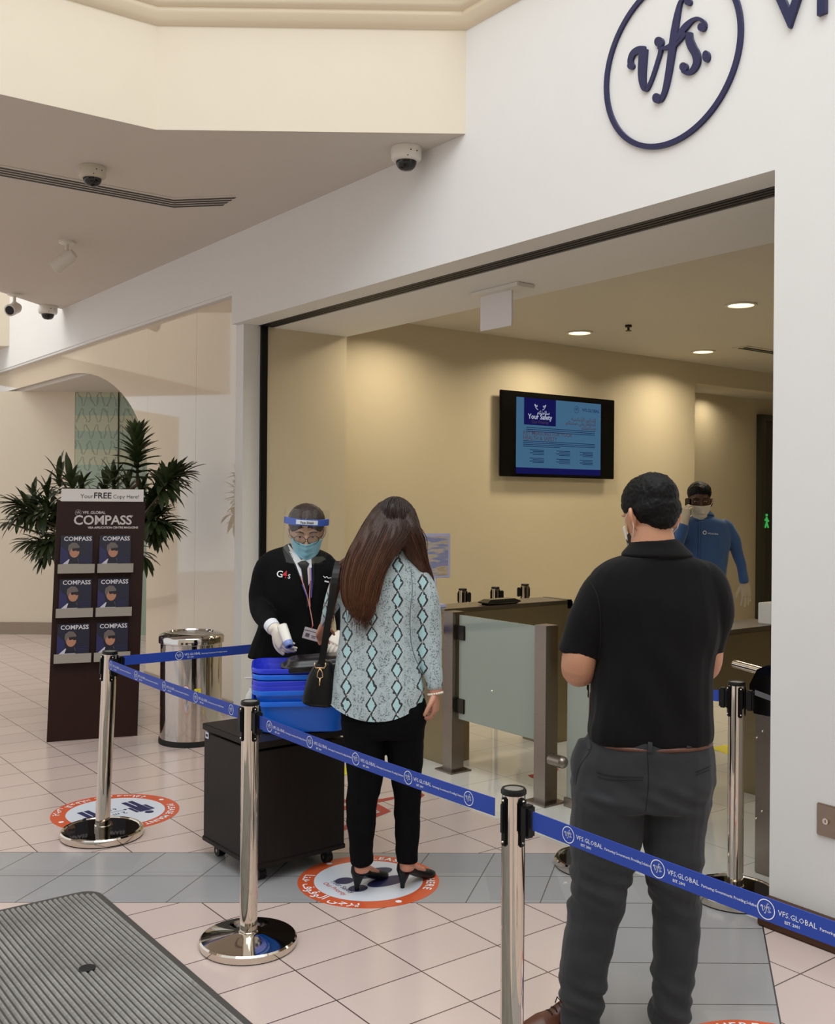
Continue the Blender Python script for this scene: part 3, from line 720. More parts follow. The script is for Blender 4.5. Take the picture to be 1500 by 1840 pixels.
for sx in (-1, 1):
    x0 = sx * .13
    ellipse(mb, f2, x0, .125, .024, .024)
    for (px_, py_, w_, h_) in ((0, .045, .07, .10), (-.047, .04, .018, .10), (.047, .04, .018, .10), (-.019, -.06, .03, .12), (.019, -.06, .03, .12)):
        mb.add([f2(x0 + px_ + a_ * w_ / 2, py_ + b_ * h_ / 2) for a_, b_ in ((-1, -1), (1, -1), (1, 1), (-1, 1))], [(0, 1, 2, 3)])
mb.add([f2(x, y) for x, y in ((-.05, -.002), (.05, -.002), (.05, .002), (-.05, .002), (.05, .012), (.07, 0), (.05, -.012), (-.05, .012), (-.07, 0), (-.05, -.012))], [(0, 1, 2, 3), (4, 5, 6), (7, 8, 9)])
put_text(mb, f2, '2 m', 0, .03, .05, bold=.01); put_text(mb, f2, '6 ft', 0, -.055, .04, bold=.01)
mb.build('two_person_pictogram', M['ink_navy'], t_)
# red arrow outlines on the pink tiles and inside
def flat(name, label, polys, mat, cat='floor sticker', z=.0012):
    mb = MB()
    for poly in polys:
        pts = [atz(px, py, 0) + UP * z for px, py in poly]; mb.add(pts, [tuple(range(len(pts)))])
    o = mb.build(name, mat); return tag(o, label, cat)
flat('floor_arrow', 'red zigzag floor arrow seen between the legs of the woman in heels', [[(617, 1449), (705, 1432), (735, 1439), (735, 1444), (708, 1436), (676, 1443), (703, 1458), (668, 1472), (617, 1493), (617, 1484), (666, 1466), (684, 1459), (660, 1447), (617, 1456)], [(735, 1434), (756, 1424), (763, 1429), (745, 1442)], [(617, 1437), (688, 1436), (650, 1441), (617, 1443)], [(600, 1480), (617, 1478), (617, 1484), (600, 1486)], [(640, 1478), (677, 1479), (660, 1485), (640, 1490)]], M['red_vinyl'])
flat('floor_arrow', 'red floor mark behind the nearer square steel post', [[(948, 1393), (962, 1391), (975, 1394), (975, 1400), (955, 1398)], [(975, 1372), (1004, 1366), (1006, 1376), (990, 1380), (1004, 1381), (1000, 1388), (975, 1386)]], M['red_vinyl'])
flat('floor_sticker', 'yellow floor sticker beyond the right rope post', [[(1272, 1344), (1352, 1330), (1365, 1352), (1345, 1368)]], M['yellow_vinyl'])
flat('floor_sticker', 'yellow floor sticker between the dark cabinet and the woman', [[(600, 1379), (634, 1377), (637, 1392), (600, 1394)]], M['yellow_vinyl'])
flat('floor_sticker', 'small black floor strip behind the right leg of the nearest rope post', [[(976, 1489), (986, 1484), (1030, 1482), (1040, 1486), (1000, 1492), (984, 1494)]], M['ink_black'])
# ribbed door mat, real ribs, long side parallel to the shop front
mt = thing('door_mat', 'grey ribbed rubber mat on the pink tiles in the bottom left corner', 'mat', atz(100, 1750))
mb = MB(); A1, B1 = 4.375, 1.59
def corner_poly(a1, b1, a0, b0, r=.08):
    pts = [(a0, b0), (a0, b1)]
    for k in range(7): q = PI / 2 * k / 6; pts.append((a1 - r + r * math.sin(q), b1 - r + r * math.cos(q)))
    pts.append((a1, b0)); return pts
poly = corner_poly(A1, B1, 1.5, -.9)
n = len(poly); mb.add([AB(a_, b_, 0) for a_, b_ in poly] + [AB(a_, b_, .008) for a_, b_ in poly], [tuple(range(n)), tuple(range(2 * n - 1, n - 1, -1))] + [(i, i + n, (i + 1) % n + n, (i + 1) % n) for i in range(n)])
mb.build('backing', paint('mat_edge', (70, 67, 64), .7), mt)
mb = MB(); b_ = -.88
while b_ < B1 - .03:
    e_ = A1 - .03
    if b_ > B1 - .1: e_ -= (b_ - (B1 - .1)) * .6
    vs = []
    for a_ in (1.5, e_): vs += [AB(a_, b_, .008), AB(a_, b_ + .004, .014), AB(a_, b_ + .0105, .014), AB(a_, b_ + .0145, .008)]
    mb.add(vs, [(0, 1, 5, 4), (1, 2, 6, 5), (2, 3, 7, 6), (4, 5, 6, 7), (0, 3, 2, 1)]); b_ += .0215
rb = mb.build('ribs', M['mat'], mt, fix=False)
q = atz(157, 1746); mb = MB(); mb.lathe([(.0005, .0155), (.026, .0155), (.03, .0145)], 28, Matrix.Translation(Vector((q.x, q.y, 0)))); mb.build('stud', M['rubber'], mt)
# ================================================================== ROPE POSTS AND BELTS
def stanchion(name, label, loc, rz, base='cone', br=.182, r=.0315, h=.93, cass=((0, True),), tilt=None, group=None):
    t_ = thing(name, label, 'rope post', loc, rz, group); k = Matrix.Translation(loc) @ Matrix.Rotation(rz, 4, 'Z')
    kt = Matrix.Translation(loc) @ (Matrix.Rotation(tilt, 4, 'Y') if tilt else Matrix.Identity(4)) @ Matrix.Rotation(rz, 4, 'Z')
    mb = MB(); mb.lathe([(r, .03), (r, h - .012)], 40, kt); mb.build('pole', M['steel'], t_, angle=40)
    mb = MB(); mb.lathe([(r + .0005, h - .016), (r + .003, h - .014), (r + .003, h - .006), (r, h), (r * .84, h), (r * .84, h - .006)], 40, kt); mb.build('collar', M['black'], t_, angle=40)
    mb = MB(); mb.lathe([(.0005, h - .002), (r * .84, h - .002)], 36, kt); mb.build('cap', newmat('cap_disc', (176, 176, 172), .25, .6)[0] if 'cap_disc' not in bpy.data.materials else bpy.data.materials['cap_disc'], t_)
    for qa in range(4):
        mm = kt @ Matrix.Rotation(qa * PI / 2 + .0, 4, 'Z')
        mb = MB(); mb.box((r + .002, 0, h - .085), (.008, .02, .13), mat=mm, bev=.004); mb.box((r + .008, 0, h - .075), (.008, .014, .08), mat=mm, bev=.003)
        bk = mb.build('bracket', M['black'], t_)
        for z_ in (.028, .138): mb = MB(); mb.sphere((r + .007, 0, h - z_), .0035, 8, 6, mm); mb.build('screw', M['steel'], bk)
    for an, big in cass:
        mm = kt @ Matrix.Rotation(an - rz, 4, 'Z')
        mb = MB(); mb.box((r + .024, 0, h - .075), (.03, .034, .086), mat=mm, bev=.006); mb.build('belt_holder', M['black'], t_)
    if base == 'cone':
        mb = MB(); mb.lathe([(br, .004), (br + .002, .008), (br + .002, .028), (br - .004, .034), (.062, .05), (.058, .052), (.0005, .052)], 72, k); mb.build('base', M['steel'], t_, angle=30)
    else:
        mb = MB(); mb.lathe([(br, .006), (br + .002, .01), (br + .002, .034), (br - .004, .04), (br - .016, .041), (br - .02, .036), (.0005, .036)], 72, k); bs = mb.build('base', M['steel'], t_, angle=30)
        mb = MB(); mb.lathe([(br - .021, .0365), (r * 1.1, .037)], 64, k); mb.build('dark_plate', newmat('smoked_plate', (52, 44, 36), .03, .85)[0] if 'smoked_plate' not in bpy.data.materials else bpy.data.materials['smoked_plate'], bs)
    mb = MB(); mb.lathe([(.0005, 0), (br - .004, 0), (br - .004, .006)], 60, k); mb.build('rubber_ring', M['rubber'], t_)
    mb = MB(); mb.lathe([(r + .004, .036), (r + .004, .056), (r, .058)], 36, kt); mb.build('foot_collar', M['steel'], t_, angle=40)
    return t_
W1, W2, W3 = AB(5.06, 1.87), AB(3.50, 1.865), AB(2.035, 1.876)
W6 = AB(.45, 1.876); W4 = Vector((1.378, 4.42, 0)); W5 = Vector((.837, 4.79, 0))
def ang(p, q): d = q - p; return math.atan2(d.y, d.x)
lean = .0
stanchion('rope_post', 'leftmost polished rope post on a dark-topped disc, in front of the magazine stand', W1, ang(W1, W2), 'flat', .2, .036, .93, ((ang(W1, W2), 1), (ang(W1, AB(5.2, 4)), 1)), math.radians(2.0))
stanchion('rope_post', 'rope post on a polished conical base in front of the dark cabinet', W2, ang(W2, W3), 'cone', .182, .0335, .93, ((ang(W2, W1), 1), (ang(W2, W3), 1)))
stanchion('rope_post', 'nearest rope post, its foot cut off below the picture', W3, ang(W3, W6), 'cone', .182, .0315, .93, ((ang(W3, W6), 1), ))
stanchion('rope_post', 'rope post whose foot lies outside the lower right corner', W6, ang(W6, W3), 'cone', .182, .0315, .93, ((ang(W6, W3), 1), ))
stanchion('rope_post', 'rope post on a round base beside the right white pillar', W4, ang(W4, W5) + .75, 'flat', .182, .034, .93, ((ang(W4, W5), 1), (ang(W5, W4), 1)))
stanchion('rope_post', 'rope post hidden behind the man in black, only its base showing', W5, ang(W5, W4), 'flat', .182, .0315, .93, ((ang(W5, W4), 1), ))
lb = ('leftmost of the three distant rope posts behind the steel barrier', 'middle one of the three distant rope posts behind the steel barrier', 'rightmost of the three distant rope posts behind the steel barrier')
for i, (q, rot) in enumerate((((.40, 8.95, 0), .0), ((.70, 9.15, 0), .1), ((1.0, 9.5, 0), PI))):
    stanchion('rope_post', lb[i], Vector(q), rot, 'flat', .17, .034, .93, ((rot, 1), ), None, 'distant rope posts')
def belt(label, p, q, trim0, trim1, ztop, hgt=.049, first=.1, period=.29, text=True, sag=.006, mirror=False, scale=1.0):
    d = (q - p).normalized(); L = (q - p).length; s0, s1 = trim0, L - trim1; n_ = Vector((d.y, -d.x, 0))
    if n_.dot(-p) < 0: n_ = -n_
    root = thing('belt', label, 'barrier belt', (p + q) / 2 + UP * (ztop - hgt / 2))
    def fn(x, y, h=0):   # x along the belt from the left end, y up
        tt = max(0, min(1, (x - s0) / (s1 - s0))); z = ztop - hgt / 2 - sag * 4 * tt * (1 - tt)
        return p + d * x + UP * (z + y) + n_ * (.0012 + h)
    mb = MB(); K = 24; vs = []
    for i in range(K + 1):
        x = s0 + (s1 - s0) * i / K
        vs += [fn(x, -hgt / 2, 0), fn(x, hgt / 2, 0), fn(x, hgt / 2, -.0024), fn(x, -hgt / 2, -.0024)]
    fs = []
    for i in range(K):
        o = i * 4
        for k in range(4): fs.append((o + k, o + (k + 1) % 4, o + 4 + (k + 1) % 4, o + 4 + k))
    fs += [(0, 1, 2, 3), (K * 4 + 3, K * 4 + 2, K * 4 + 1, K * 4)]
    mb.add(vs, fs); mb.build('webbing', M['belt'], root)
    if text:
        mb = MB(); x = s0 + first; g = lambda x_, y_, h=0: fn(x_, y_, .0005)
        while x < s1 - .04:
            put_logo(mb, g, x, 0, .0205 * scale, 0, .1, 24)
            if x + .12 < s1: put_text(mb, g, 'VFS.GLOBAL', x + .027 * scale, -.003, .0155 * scale, 'LEFT', res=1); put_text(mb, g, 'EST. 2001', x + .042 * scale, -.0155, .0085 * scale, 'LEFT', res=1, bold=.02)
            if x + .26 < s1 + .03: put_text(mb, g, 'Partnering Governments. Providing Solutions.', x + .118 * scale, -.003, .0092 * scale, 'LEFT', res=1, space=.86)
            x += period
        mb.build('printed_lettering', M['ink_white'], root, fix=False)
    return root
ZB = .885
belt('bright blue belt between the leftmost post and the post by the cabinet', W1, W2, .075, .075, ZB + .01, first=.03, period=.325)
belt('blue belt crossing in front of the cabinet and the woman in heels', W2, W3, .075, .075, ZB, first=.075, period=.283)
belt('blue belt nearest the camera running to the right edge', W3, W6, .075, .075, ZB, first=.13, period=.285, scale=1.03)
belt('dark blue belt running behind the officer in front of the steel bin', W1, AB(5.16, 4.06), .075, .0, ZB + .01, first=.34, period=.47, scale=1.1)
belt('short blue belt from the right rope post, mostly behind the man in black', W5, W4, .075, .06, ZB, text=False)

# ================================================================== STEEL BIN
bc = Vector((-1.575, 7.20, 0)); R_ = .213
t_ = thing('litter_bin', 'round polished steel litter bin against the glossy wall', 'bin', bc); k = Matrix.Translation(bc)
mb = MB(); mb.lathe([(R_, .035), (R_, .70)], 72, k); mb.build('body', M['bin_steel'], t_, smooth=True)
mb = MB(); mb.lathe([(R_ + .006, 0), (R_ + .008, .01), (R_ + .006, .035), (R_, .038)], 72, k); mb.build('foot_ring', M['rubber'], t_, angle=40)
mb = MB(); mb.lathe([(R_ + .002, .69), (R_ + .012, .695), (R_ + .012, .735), (R_ + .006, .745), (R_ - .02, .76), (R_ - .05, .765), (R_ - .055, .755), (.0005, .75)], 72, k); ld = mb.build('lid', M['bin_steel'], t_, angle=35)
mb = MB(); mb.lathe([(.0005, .757), (.135, .757), (.137, .752)], 48, k @ Matrix.Diagonal((1, .75, 1, 1)), ); mb.build('swing_flap', brushed('flap_steel', (140, 132, 122), .25), ld)
d = (-bc).normalized(); aa = math.atan2(d.y, d.x)
fnb = lambda x, y, h=0: bc + Vector((math.cos(aa + .0 + x / R_), math.sin(aa + x / R_), 0)) * (R_ + .0012 + h) + UP * y
mb = MB(); v_, f_ = disc2d(.024, 24); slab(mb, [(x - .035, y + .40) for x, y in v_], f_, fnb); st = mb.build('round_sticker', M['decal_white'], t_)
mb = MB(); v_, f_ = ring2d(.02, .024, 24); slab(mb, [(x - .035, y + .40) for x, y in v_], f_, lambda x, y, h=0: fnb(x, y, .0006)); put_text(mb, lambda x, y, h=0: fnb(x, y, .0006), '/', -.035, .388, .035); mb.build('symbol', M['ink_red'], st)
mb = MB(); mb.add([fnb(x, y) for x, y in ((.018, .30), (.062, .30), (.066, .35), (.066, .40), (.022, .40), (.018, .35))], [(0, 1, 2, 5), (5, 2, 3, 4)]); st = mb.build('yellow_label', M['yellow_vinyl'], t_)

# ================================================================== MAGAZINE STAND
BL, BR = Vector((-2.555, 7.12, 0)), Vector((-1.985, 7.335, 0)); ux = (BR - BL).normalized(); nx_ = Vector((ux.y, -ux.x, 0)); Wd = (BR - BL).length
leanv = (-nx_ * .115 + ux * .037 + UP).normalized(); nf = ux.cross(leanv).normalized()
ms = thing('magazine_stand', 'dark brown leaning magazine stand in front of the plant', 'display stand', (BL + BR) / 2)
fs_ = lambda x, y, h=0: BL + ux * x + leanv * y + nf * h
Hh = 1.685
mb = MB(); vs = [fs_(x, y, h) for h in (0, -.03) for x, y in ((0, 0), (Wd, 0), (Wd, Hh), (0, Hh))]; mb.add(vs, [(0, 1, 2, 3), (7, 6, 5, 4), (0, 4, 5, 1), (1, 5, 6, 2), (2, 6, 7, 3), (3, 7, 4, 0)]); mb.build('panel', M['dark_wood'], ms)
mb = MB(); q = (BL + BR) / 2 - nx_ * .22
mb.box(q + UP * .03, (Wd * .96, .40, .06), math.atan2(ux.y, ux.x)); mb.build('foot', M['dark_wood'], ms)
mb = MB(); b0_ = (BL + BR) / 2 - nx_ * .03; mb.add([b0_ + ux * .015, b0_ - nx_ * .37 + ux * .015, b0_ - nx_ * .15 + UP * 1.3 + ux * .015, b0_ - ux * .015, b0_ - nx_ * .37 - ux * .015, b0_ - nx_ * .15 + UP * 1.3 - ux * .015], [(0, 1, 2), (5, 4, 3), (0, 3, 4, 1), (1, 4, 5, 2), (2, 5, 3, 0)]); mb.build('rear_brace', M['dark_wood'], ms)
mb = MB(); vs = [fs_(x, y, h) for h in (.012, .004) for x, y in ((.025, Hh - .005), (Wd - .015, Hh - .005), (Wd - .015, Hh + .085), (.025, Hh + .085))]; mb.add(vs, [(0, 1, 2, 3), (7, 6, 5, 4), (0, 4, 5, 1), (1, 5, 6, 2), (2, 6, 7, 3), (3, 7, 4, 0)]); hd = mb.build('header_card', newmat('card', (226, 222, 220), .15)[0], ms)
mb = MB(); g = lambda x, y, h=0: fs_(x, y, .013)
cx = Wd * .5; y0 = Hh + .018
put_text(mb, g, 'Your', cx - .15, y0, .043, 'LEFT'); put_text(mb, g, 'FREE', cx - .06, y0, .06, 'LEFT', bold=.02); put_text(mb, g, 'Copy Here!', cx + .075, y0, .038, 'LEFT'); mb.build('lettering', M['ink_black'], hd)
mb = MB(); g = lambda x, y, h=0: fs_(x, y, .001)
put_logo(mb, g, .145, 1.60, .021); put_text(mb, g, 'VFS .GLOBAL', .175, 1.592, .027, 'LEFT', bold=.02)
put_text(mb, g, 'COMPASS', .115, 1.515, .093, 'LEFT', bold=.02, space=.98); put_text(mb, g, '™', .497, 1.56, .03, 'LEFT'); put_text(mb, g, 'VISA APPLICATION CENTRE MAGAZINE', .215, 1.485, .0205, 'LEFT', bold=.03, space=.95)
mb.build('printed_title', newmat('silver_print', (205, 196, 192), .5)[0], ms)
cols = (.145, .41); rows = (1.215, .905, .59); row_n = ('top', 'middle', 'bottom'); col_n = ('left', 'right')
hl = newmat('holder_grey', (156, 148, 138), .4)[0]
Mc = {k_: newmat('cover_' + k_, c_, .35, Specular_IOR_Level=.2)[0] for k_, c_ in dict(night=(26, 22, 44), blue=(38, 34, 84), skin=(176, 124, 98), beanie=(104, 94, 88), glass=(30, 20, 26), jacket=(206, 200, 214), dark=(24, 20, 36), text=(214, 210, 214)).items()}
for ri, yy in enumerate(rows):
    for ci, xx_ in enumerate(cols):
        # holder: front lip, floor and side cheeks projecting from the panel
        mb = MB(); hw = .123
        for (x0, x1, y0_, y1_, h0, h1) in ((xx_ - hw, xx_ + hw, yy - .052, yy + .012, .075, .081), (xx_ - hw, xx_ + hw, yy - .052, yy - .046, 0, .08), (xx_ - hw, xx_ - hw + .005, yy - .052, yy + .01, 0, .08), (xx_ + hw - .005, xx_ + hw, yy - .052, yy + .01, 0, .08)):
            vs = [fs_(x, y, h) for h in (h0, h1) for x, y in ((x0, y0_), (x1, y0_), (x1, y1_), (x0, y1_))]; mb.add(vs, [(3, 2, 1, 0), (4, 5, 6, 7), (0, 1, 5, 4), (1, 2, 6, 5), (2, 3, 7, 6), (3, 0, 4, 7)])
        mb.build('holder', hl, ms)
        mo = fs_(xx_, yy - .045, .062); up2 = (leanv * .985 - nf * .17).normalized(); n2 = ux.cross(up2).normalized()
        mg = thing('magazine', 'navy magazine with a sunglasses portrait in the %s %s holder' % (row_n[ri], col_n[ci]), 'magazine', mo, 0, 'magazines in the stand')
        mf = lambda x, y, h=0, mo=mo, up2=up2, n2=n2: mo + ux * x + up2 * y + n2 * h
        sh = random.uniform(-.006, .006); mw, mh = .108, .268
        mb = MB(); vs = [mf(x + sh, y, h) for h in (.004, -.012) for x, y in ((-mw, 0), (mw, 0), (mw, mh), (-mw, mh))]; mb.add(vs, [(0, 1, 2, 3), (7, 6, 5, 4), (0, 4, 5, 1), (1, 5, 6, 2), (2, 6, 7, 3), (3, 7, 4, 0)]); cv_ = mb.build('cover', Mc['night'], mg)
        def lay(nm, polys, mt_, h, tx=()):
            mb = MB()
            for po in polys: mb.add([mf(x + sh, y, h) for x, y in po], [tuple(range(len(po)))])
            for s_, x_, y_, sz, bo in tx: put_text(mb, lambda x, y, hh=0: mf(x + sh, y, h), s_, x_, y_, sz, 'LEFT', bold=bo, res=2)
            mb.build(nm, mt_, cv_)
        el = lambda cx_, cy_, rx, ry, n_=18: [(cx_ + rx * math.cos(2 * PI * k_ / n_), cy_ + ry * math.sin(2 * PI * k_ / n_)) for k_ in range(n_)]
        lay('sky_patch', [[(-mw, .05), (-.05, .05), (-.06, .15), (-mw, .19)]], Mc['blue'], .0045)
        lay('jacket', [[(-.095, .055), (-.05, .095), (-.02, .085), (.01, .1), (.02, .06), (.0, .05)]], Mc['jacket'], .005)
        lay('collar', [[(-.055, .06), (-.04, .11), (.005, .115), (.02, .06)]], Mc['dark'], .0055)
        lay('face', [el(-.014, .15, .034, .045)], Mc['skin'], .006)
        lay('beanie', [[(-.058, .165), (-.055, .195), (-.03, .215), (.0, .212), (.018, .19), (.02, .175), (-.035, .17), (-.048, .14)]], Mc['beanie'], .0065)
        lay('sunglasses', [[(-.03, .172), (.024, .176), (.024, .155), (.008, .15), (-.004, .157), (-.022, .152), (-.03, .16)]], Mc['glass'], .007)
        lay('title', [], Mc['text'], .0068, [('COMPASS', -.088, .228, .043, .02)])
        lay('cover_lines', [[(.028, .1 - k_ * .011), (.1 - (k_ % 2) * .02, .1 - k_ * .011), (.1 - (k_ % 2) * .02, .104 - k_ * .011), (.028, .104 - k_ * .011)] for k_ in range(4)], Mc['blue'], .005)

# ================================================================== PLANT
pl = thing('potted_plant', 'leafy dracaena with spiky rosettes behind the magazine stand', 'plant', (-2.65, 8.25, 0))
lf = MB(); stm = MB()
def leaf(mb, base, d, L, w_, droop):
    d = d.normalized(); sd = d.cross(UP);
    if sd.length < .1: sd = Vector((1, 0, 0))
    sd.normalize(); vs = []; p = Vector(base); dd = d.copy(); S = 6
    for i in range(S + 1):
        tt = i / S; ww = w_ * math.sin(PI * min(.98, .12 + tt * .88)) ** .7 * (1 if tt < .98 else .05)
        cu = dd.cross(sd).normalized() * ww * .35
        vs += [p - sd * ww + cu * -1, p, p + sd * ww + cu * -1]
        p = p + dd * (L / S); dd = (dd + Vector((0, 0, -droop / S))).normalized()
    fs = []
    for i in range(S):
        o = i * 3; fs += [(o, o + 1, o + 4, o + 3), (o + 1, o + 2, o + 5, o + 4)]
    mb.add(vs, fs)
def rosette(c, axis, n, L, spread=1.0):
    c = Vector(c); axis = Vector(axis).normalized(); a1 = axis.orthogonal().normalized(); a2 = axis.cross(a1)
    n = int(n * 1.5)
    for i in range(n):
        tt = i / n; q = i * 2.4 + random.uniform(-.3, .3); el_ = (.25 + 1.25 * tt) * spread
        d = axis * math.cos(el_) + (a1 * math.cos(q) + a2 * math.sin(q)) * math.sin(el_)
        leaf(lf, c - axis * (.16 * tt) + Vector((0, 0, 0)), d, L * random.uniform(.62, .95), L * .095, .5 + .7 * tt)
def plant_pt(px, py, Y): return atY(px, py, Y)
trunk = [Vector((-2.65, 8.25, .35)), Vector((-2.62, 8.22, .8)), Vector((-2.5, 8.2, 1.3)), Vector((-2.35, 8.15, 1.7))]
stm.tube(trunk, [.035, .03, .025, .02], 10)
# the tall plume: whorls stacked up a stem
for k in range(9):
    tt = k / 8; c = plant_pt(246, 860 - 70 * tt, 8.0)
    for i in range(8):
        q = i * PI / 4 + k * .5; el_ = 1.35 - tt * .85; d = UP * math.cos(el_) + Vector((math.cos(q), math.sin(q), 0)) * math.sin(el_)
        leaf(lf, c, d, .24 - .05 * tt, .022, .8 - .5 * tt)
stm.tube([trunk[3], plant_pt(247, 870, 8.0), plant_pt(246, 792, 8.0)], [.02, .014, .008], 8)
ros = [(312, 858, 8.0, 30, .26, (.7, -.2, .6)), (330, 850, 8.2, 18, .22, (.9, 0, .4)), (285, 878, 8.3, 20, .22, (.3, .2, .9)), (203, 858, 8.1, 16, .2, (-.1, -.2, 1)), (192, 868, 8.5, 16, .2, (.3, 0, 1)), (125, 862, 8.1, 14, .24, (-.3, -.2, 1)), (105, 855, 8.3, 9, .24, (-.1, 0, 1)), (148, 870, 8.4, 14, .2, (.2, 0, 1)),
       (28, 905, 8.2, 28, .22, (-.8, -.2, .3)), (45, 925, 8.0, 28, .22, (-.6, -.3, 0)), (75, 905, 8.2, 24, .2, (-.4, -.2, .3)), (90, 935, 8.3, 22, .2, (-.3, -.3, -.2)), (15, 940, 8.3, 12, .18, (-.9, 0, -.3)), (60, 890, 8.5, 14, .2, (-.2, .2, .8)), (85, 880, 8.4, 12, .2, (0, 0, 1)),
       (50, 975, 8.2, 20, .2, (-.8, -.2, -.1)), (75, 985, 8.1, 24, .2, (-.5, -.3, -.4)), (78, 1005, 8.3, 20, .18, (-.4, -.3, -.7)), (95, 960, 8.4, 16, .2, (-.2, -.2, 0)),
       (300, 942, 8.1, 26, .25, (.9, -.2, -.1)), (285, 925, 8.3, 24, .22, (.5, -.2, .4)), (272, 905, 8.3, 22, .22, (.3, -.2, .6)), (278, 960, 8.2, 22, .22, (.4, -.3, -.6)), (265, 940, 8.4, 18, .22, (.2, -.3, -.2)), (255, 880, 8.4, 16, .2, (.1, 0, 1)), (262, 1005, 8.3, 10, .2, (.5, -.2, -.5)), (230, 870, 8.5, 14, .2, (0, 0, 1)), (170, 900, 8.5, 14, .2, (0, 0, 1))]
for px, py, Y, n, L, ax in ros:
    c = plant_pt(px, py, Y); rosette(c, ax, n, L)
    m_ = Vector((-2.45, 8.25, 1.35)).lerp(c, .5) + Vector((0, 0, -.06)); stm.tube([Vector((-2.47, 8.22, 1.35)), m_, c], [.014, .011, .007], 6)
lf.build('foliage', M['green_leaf'], pl, smooth=True, fix=False); stm.build('stems', M['bark'], pl, smooth=True)
mb = MB(); mb.lathe([(.0005, 0), (.15, 0), (.19, .36), (.2, .38), (.18, .38), (.17, .33), (.0005, .33)], 40, Matrix.Translation((-2.65, 8.25, 0))); mb.build('pot', M['wenge'], pl, angle=40)

# ================================================================== CABINET TROLLEY AND TRAYS
c0 = Vector((-.715, 4.50, 0)); ca = math.radians(52) ; e1 = Vector((math.cos(math.radians(124)), math.sin(math.radians(124)), 0)); e2 = Vector((math.cos(math.radians(38.5)), math.sin(math.radians(38.5)), 0))
S1, S2 = .50, .475; cc = c0 + e1 * S1 / 2 + e2 * S2 / 2; rc = math.atan2(e2.y, e2.x)
ct = thing('rolling_cabinet', 'dark wenge cube cabinet on castors carrying the blue trays', 'cabinet', cc, rc)
k = Matrix.Translation(cc) @ Matrix.Rotation(rc, 4, 'Z')
mb = MB(); mb.box((0, 0, .335), (S2 - .004, S1 - .004, .50), mat=k, bev=.002); mb.build('carcass', M['wenge'], ct)
mb = MB(); mb.box((0, 0, .612), (S2 + .01, S1 + .01, .03), mat=k, bev=.003); mb.build('top', M['wenge'], ct)
mb = MB(); mb.box((0, 0, .080), (S2 + .006, S1 + .006, .022), mat=k, bev=.003); mb.build('bottom_board', M['wenge'], ct)
for sx in (-1, 1):
    for sy in (-1, 1):
        mb = MB(); x, y = sx * (S2 / 2 - .06), sy * (S1 / 2 - .06)
        mb.cyl(k @ Vector((x - .018, y, .026)), k @ Vector((x + .018, y, .026)), .026, seg=20); mb.cyl(k @ Vector((x, y, .05)), k @ Vector((x, y, .07)), .012, seg=10); mb.box((x, y, .048), (.03, .04, .014), mat=k)
        cs = mb.build('castor', M['black'], ct, angle=40)
        mb = MB(); mb.cyl(k @ Vector((x - .0195, y, .026)), k @ Vector((x + .0195, y, .026)), .008, seg=12); mb.build('hub', M['steel'], cs, angle=40)
mb = MB(); mb.box((-S2 / 2 - .0005, S1 / 2 - .035, .575), (.002, .034, .03), mat=k, bev=.0008); mb.build('white_label', M['decal_white'], ct)
mb = MB(); mb.box((-S2 / 2 - .0018, S1 / 2 - .035, .575), (.001, .02, .012), mat=k); mb.build('label_print', M['ink_black'], ct)

def rrect(hx, hy, r, n=6):
    out = []
    for cx_, cy_, a0 in ((hx - r, hy - r, 0), (-hx + r, hy - r, PI / 2), (-hx + r, -hy + r, PI), (hx - r, -hy + r, 3 * PI / 2)):
        for i in range(n + 1): q = a0 + PI / 2 * i / n; out.append((cx_ + r * math.cos(q), cy_ + r * math.sin(q)))
    return out
def tray_mesh(mb, mm, hx, hy, depth, rim=.012):
    # nested profile rings: outside bottom -> outside top -> rolled rim -> inside -> inside bottom
    rings_ = [(hx * .74, hy * .74, .05, 0), (hx * .82, hy * .82, .06, .006), (hx * .90, hy * .89, .07, depth * .75), (hx * .92, hy * .92, .07, depth - .024), (hx * .99, hy * .99, .075, depth - .022), (hx, hy, .08, depth - .004), (hx * .99, hy * .99, .08, depth), (hx * .955, hy * .95, .07, depth - .002), (hx * .93, hy * .92, .065, depth - .02), (hx * .80, hy * .80, .055, .012), (hx * .72, hy * .72, .05, .01)]
    vs = []
    for a_, b_, r_, z_ in rings_: vs += [(x, y, z_) for x, y in rrect(a_, b_, r_)]
    n = len(rrect(1, 1, .1)); fs = [tuple(range(n - 1, -1, -1))]
    for i in range(len(rings_) - 1):
        for j in range(n): fs.append((i * n + j, i * n + (j + 1) % n, (i + 1) * n + (j + 1) % n, (i + 1) * n + j))
    fs.append(tuple((len(rings_) - 1) * n + j for j in range(n)))
    mb.add(vs, fs, mm)
tc = atY(540, 1292, 4.78); tc = Vector((-.535, 4.84, .628)); zt = .628
names = ['lowest of the stack, its full bowl showing', 'second from the bottom of the stack', 'third from the bottom of the stack', 'fourth from the bottom of the stack', 'second from the top of the stack', 'topmost of the stack, open under the black tray']
zs = (0, .050, .072, .094, .122, .150); cl = ('blue_tray_light', 'blue_tray_light', 'blue_tray', 'blue_tray', 'blue_tray_light', 'blue_tray')
for i in range(6):
    rz = rc - .52 + random.uniform(-.015, .015); o = Vector((tc.x + random.uniform(-.002, .002), tc.y, tc.z + zs[i]))
    mb = MB(); tray_mesh(mb, Matrix.Translation(o) @ Matrix.Rotation(rz, 4, 'Z'), .235, .17, .15)
    o_ = mb.build('security_tray', M[cl[i]], angle=45); tag(o_, ('royal blue' if cl[i] == 'blue_tray' else 'bright blue') + ' plastic tray, ' + names[i], 'tray', 'stacked blue trays on the cabinet')
ztop = tc.z + zs[-1] + .15
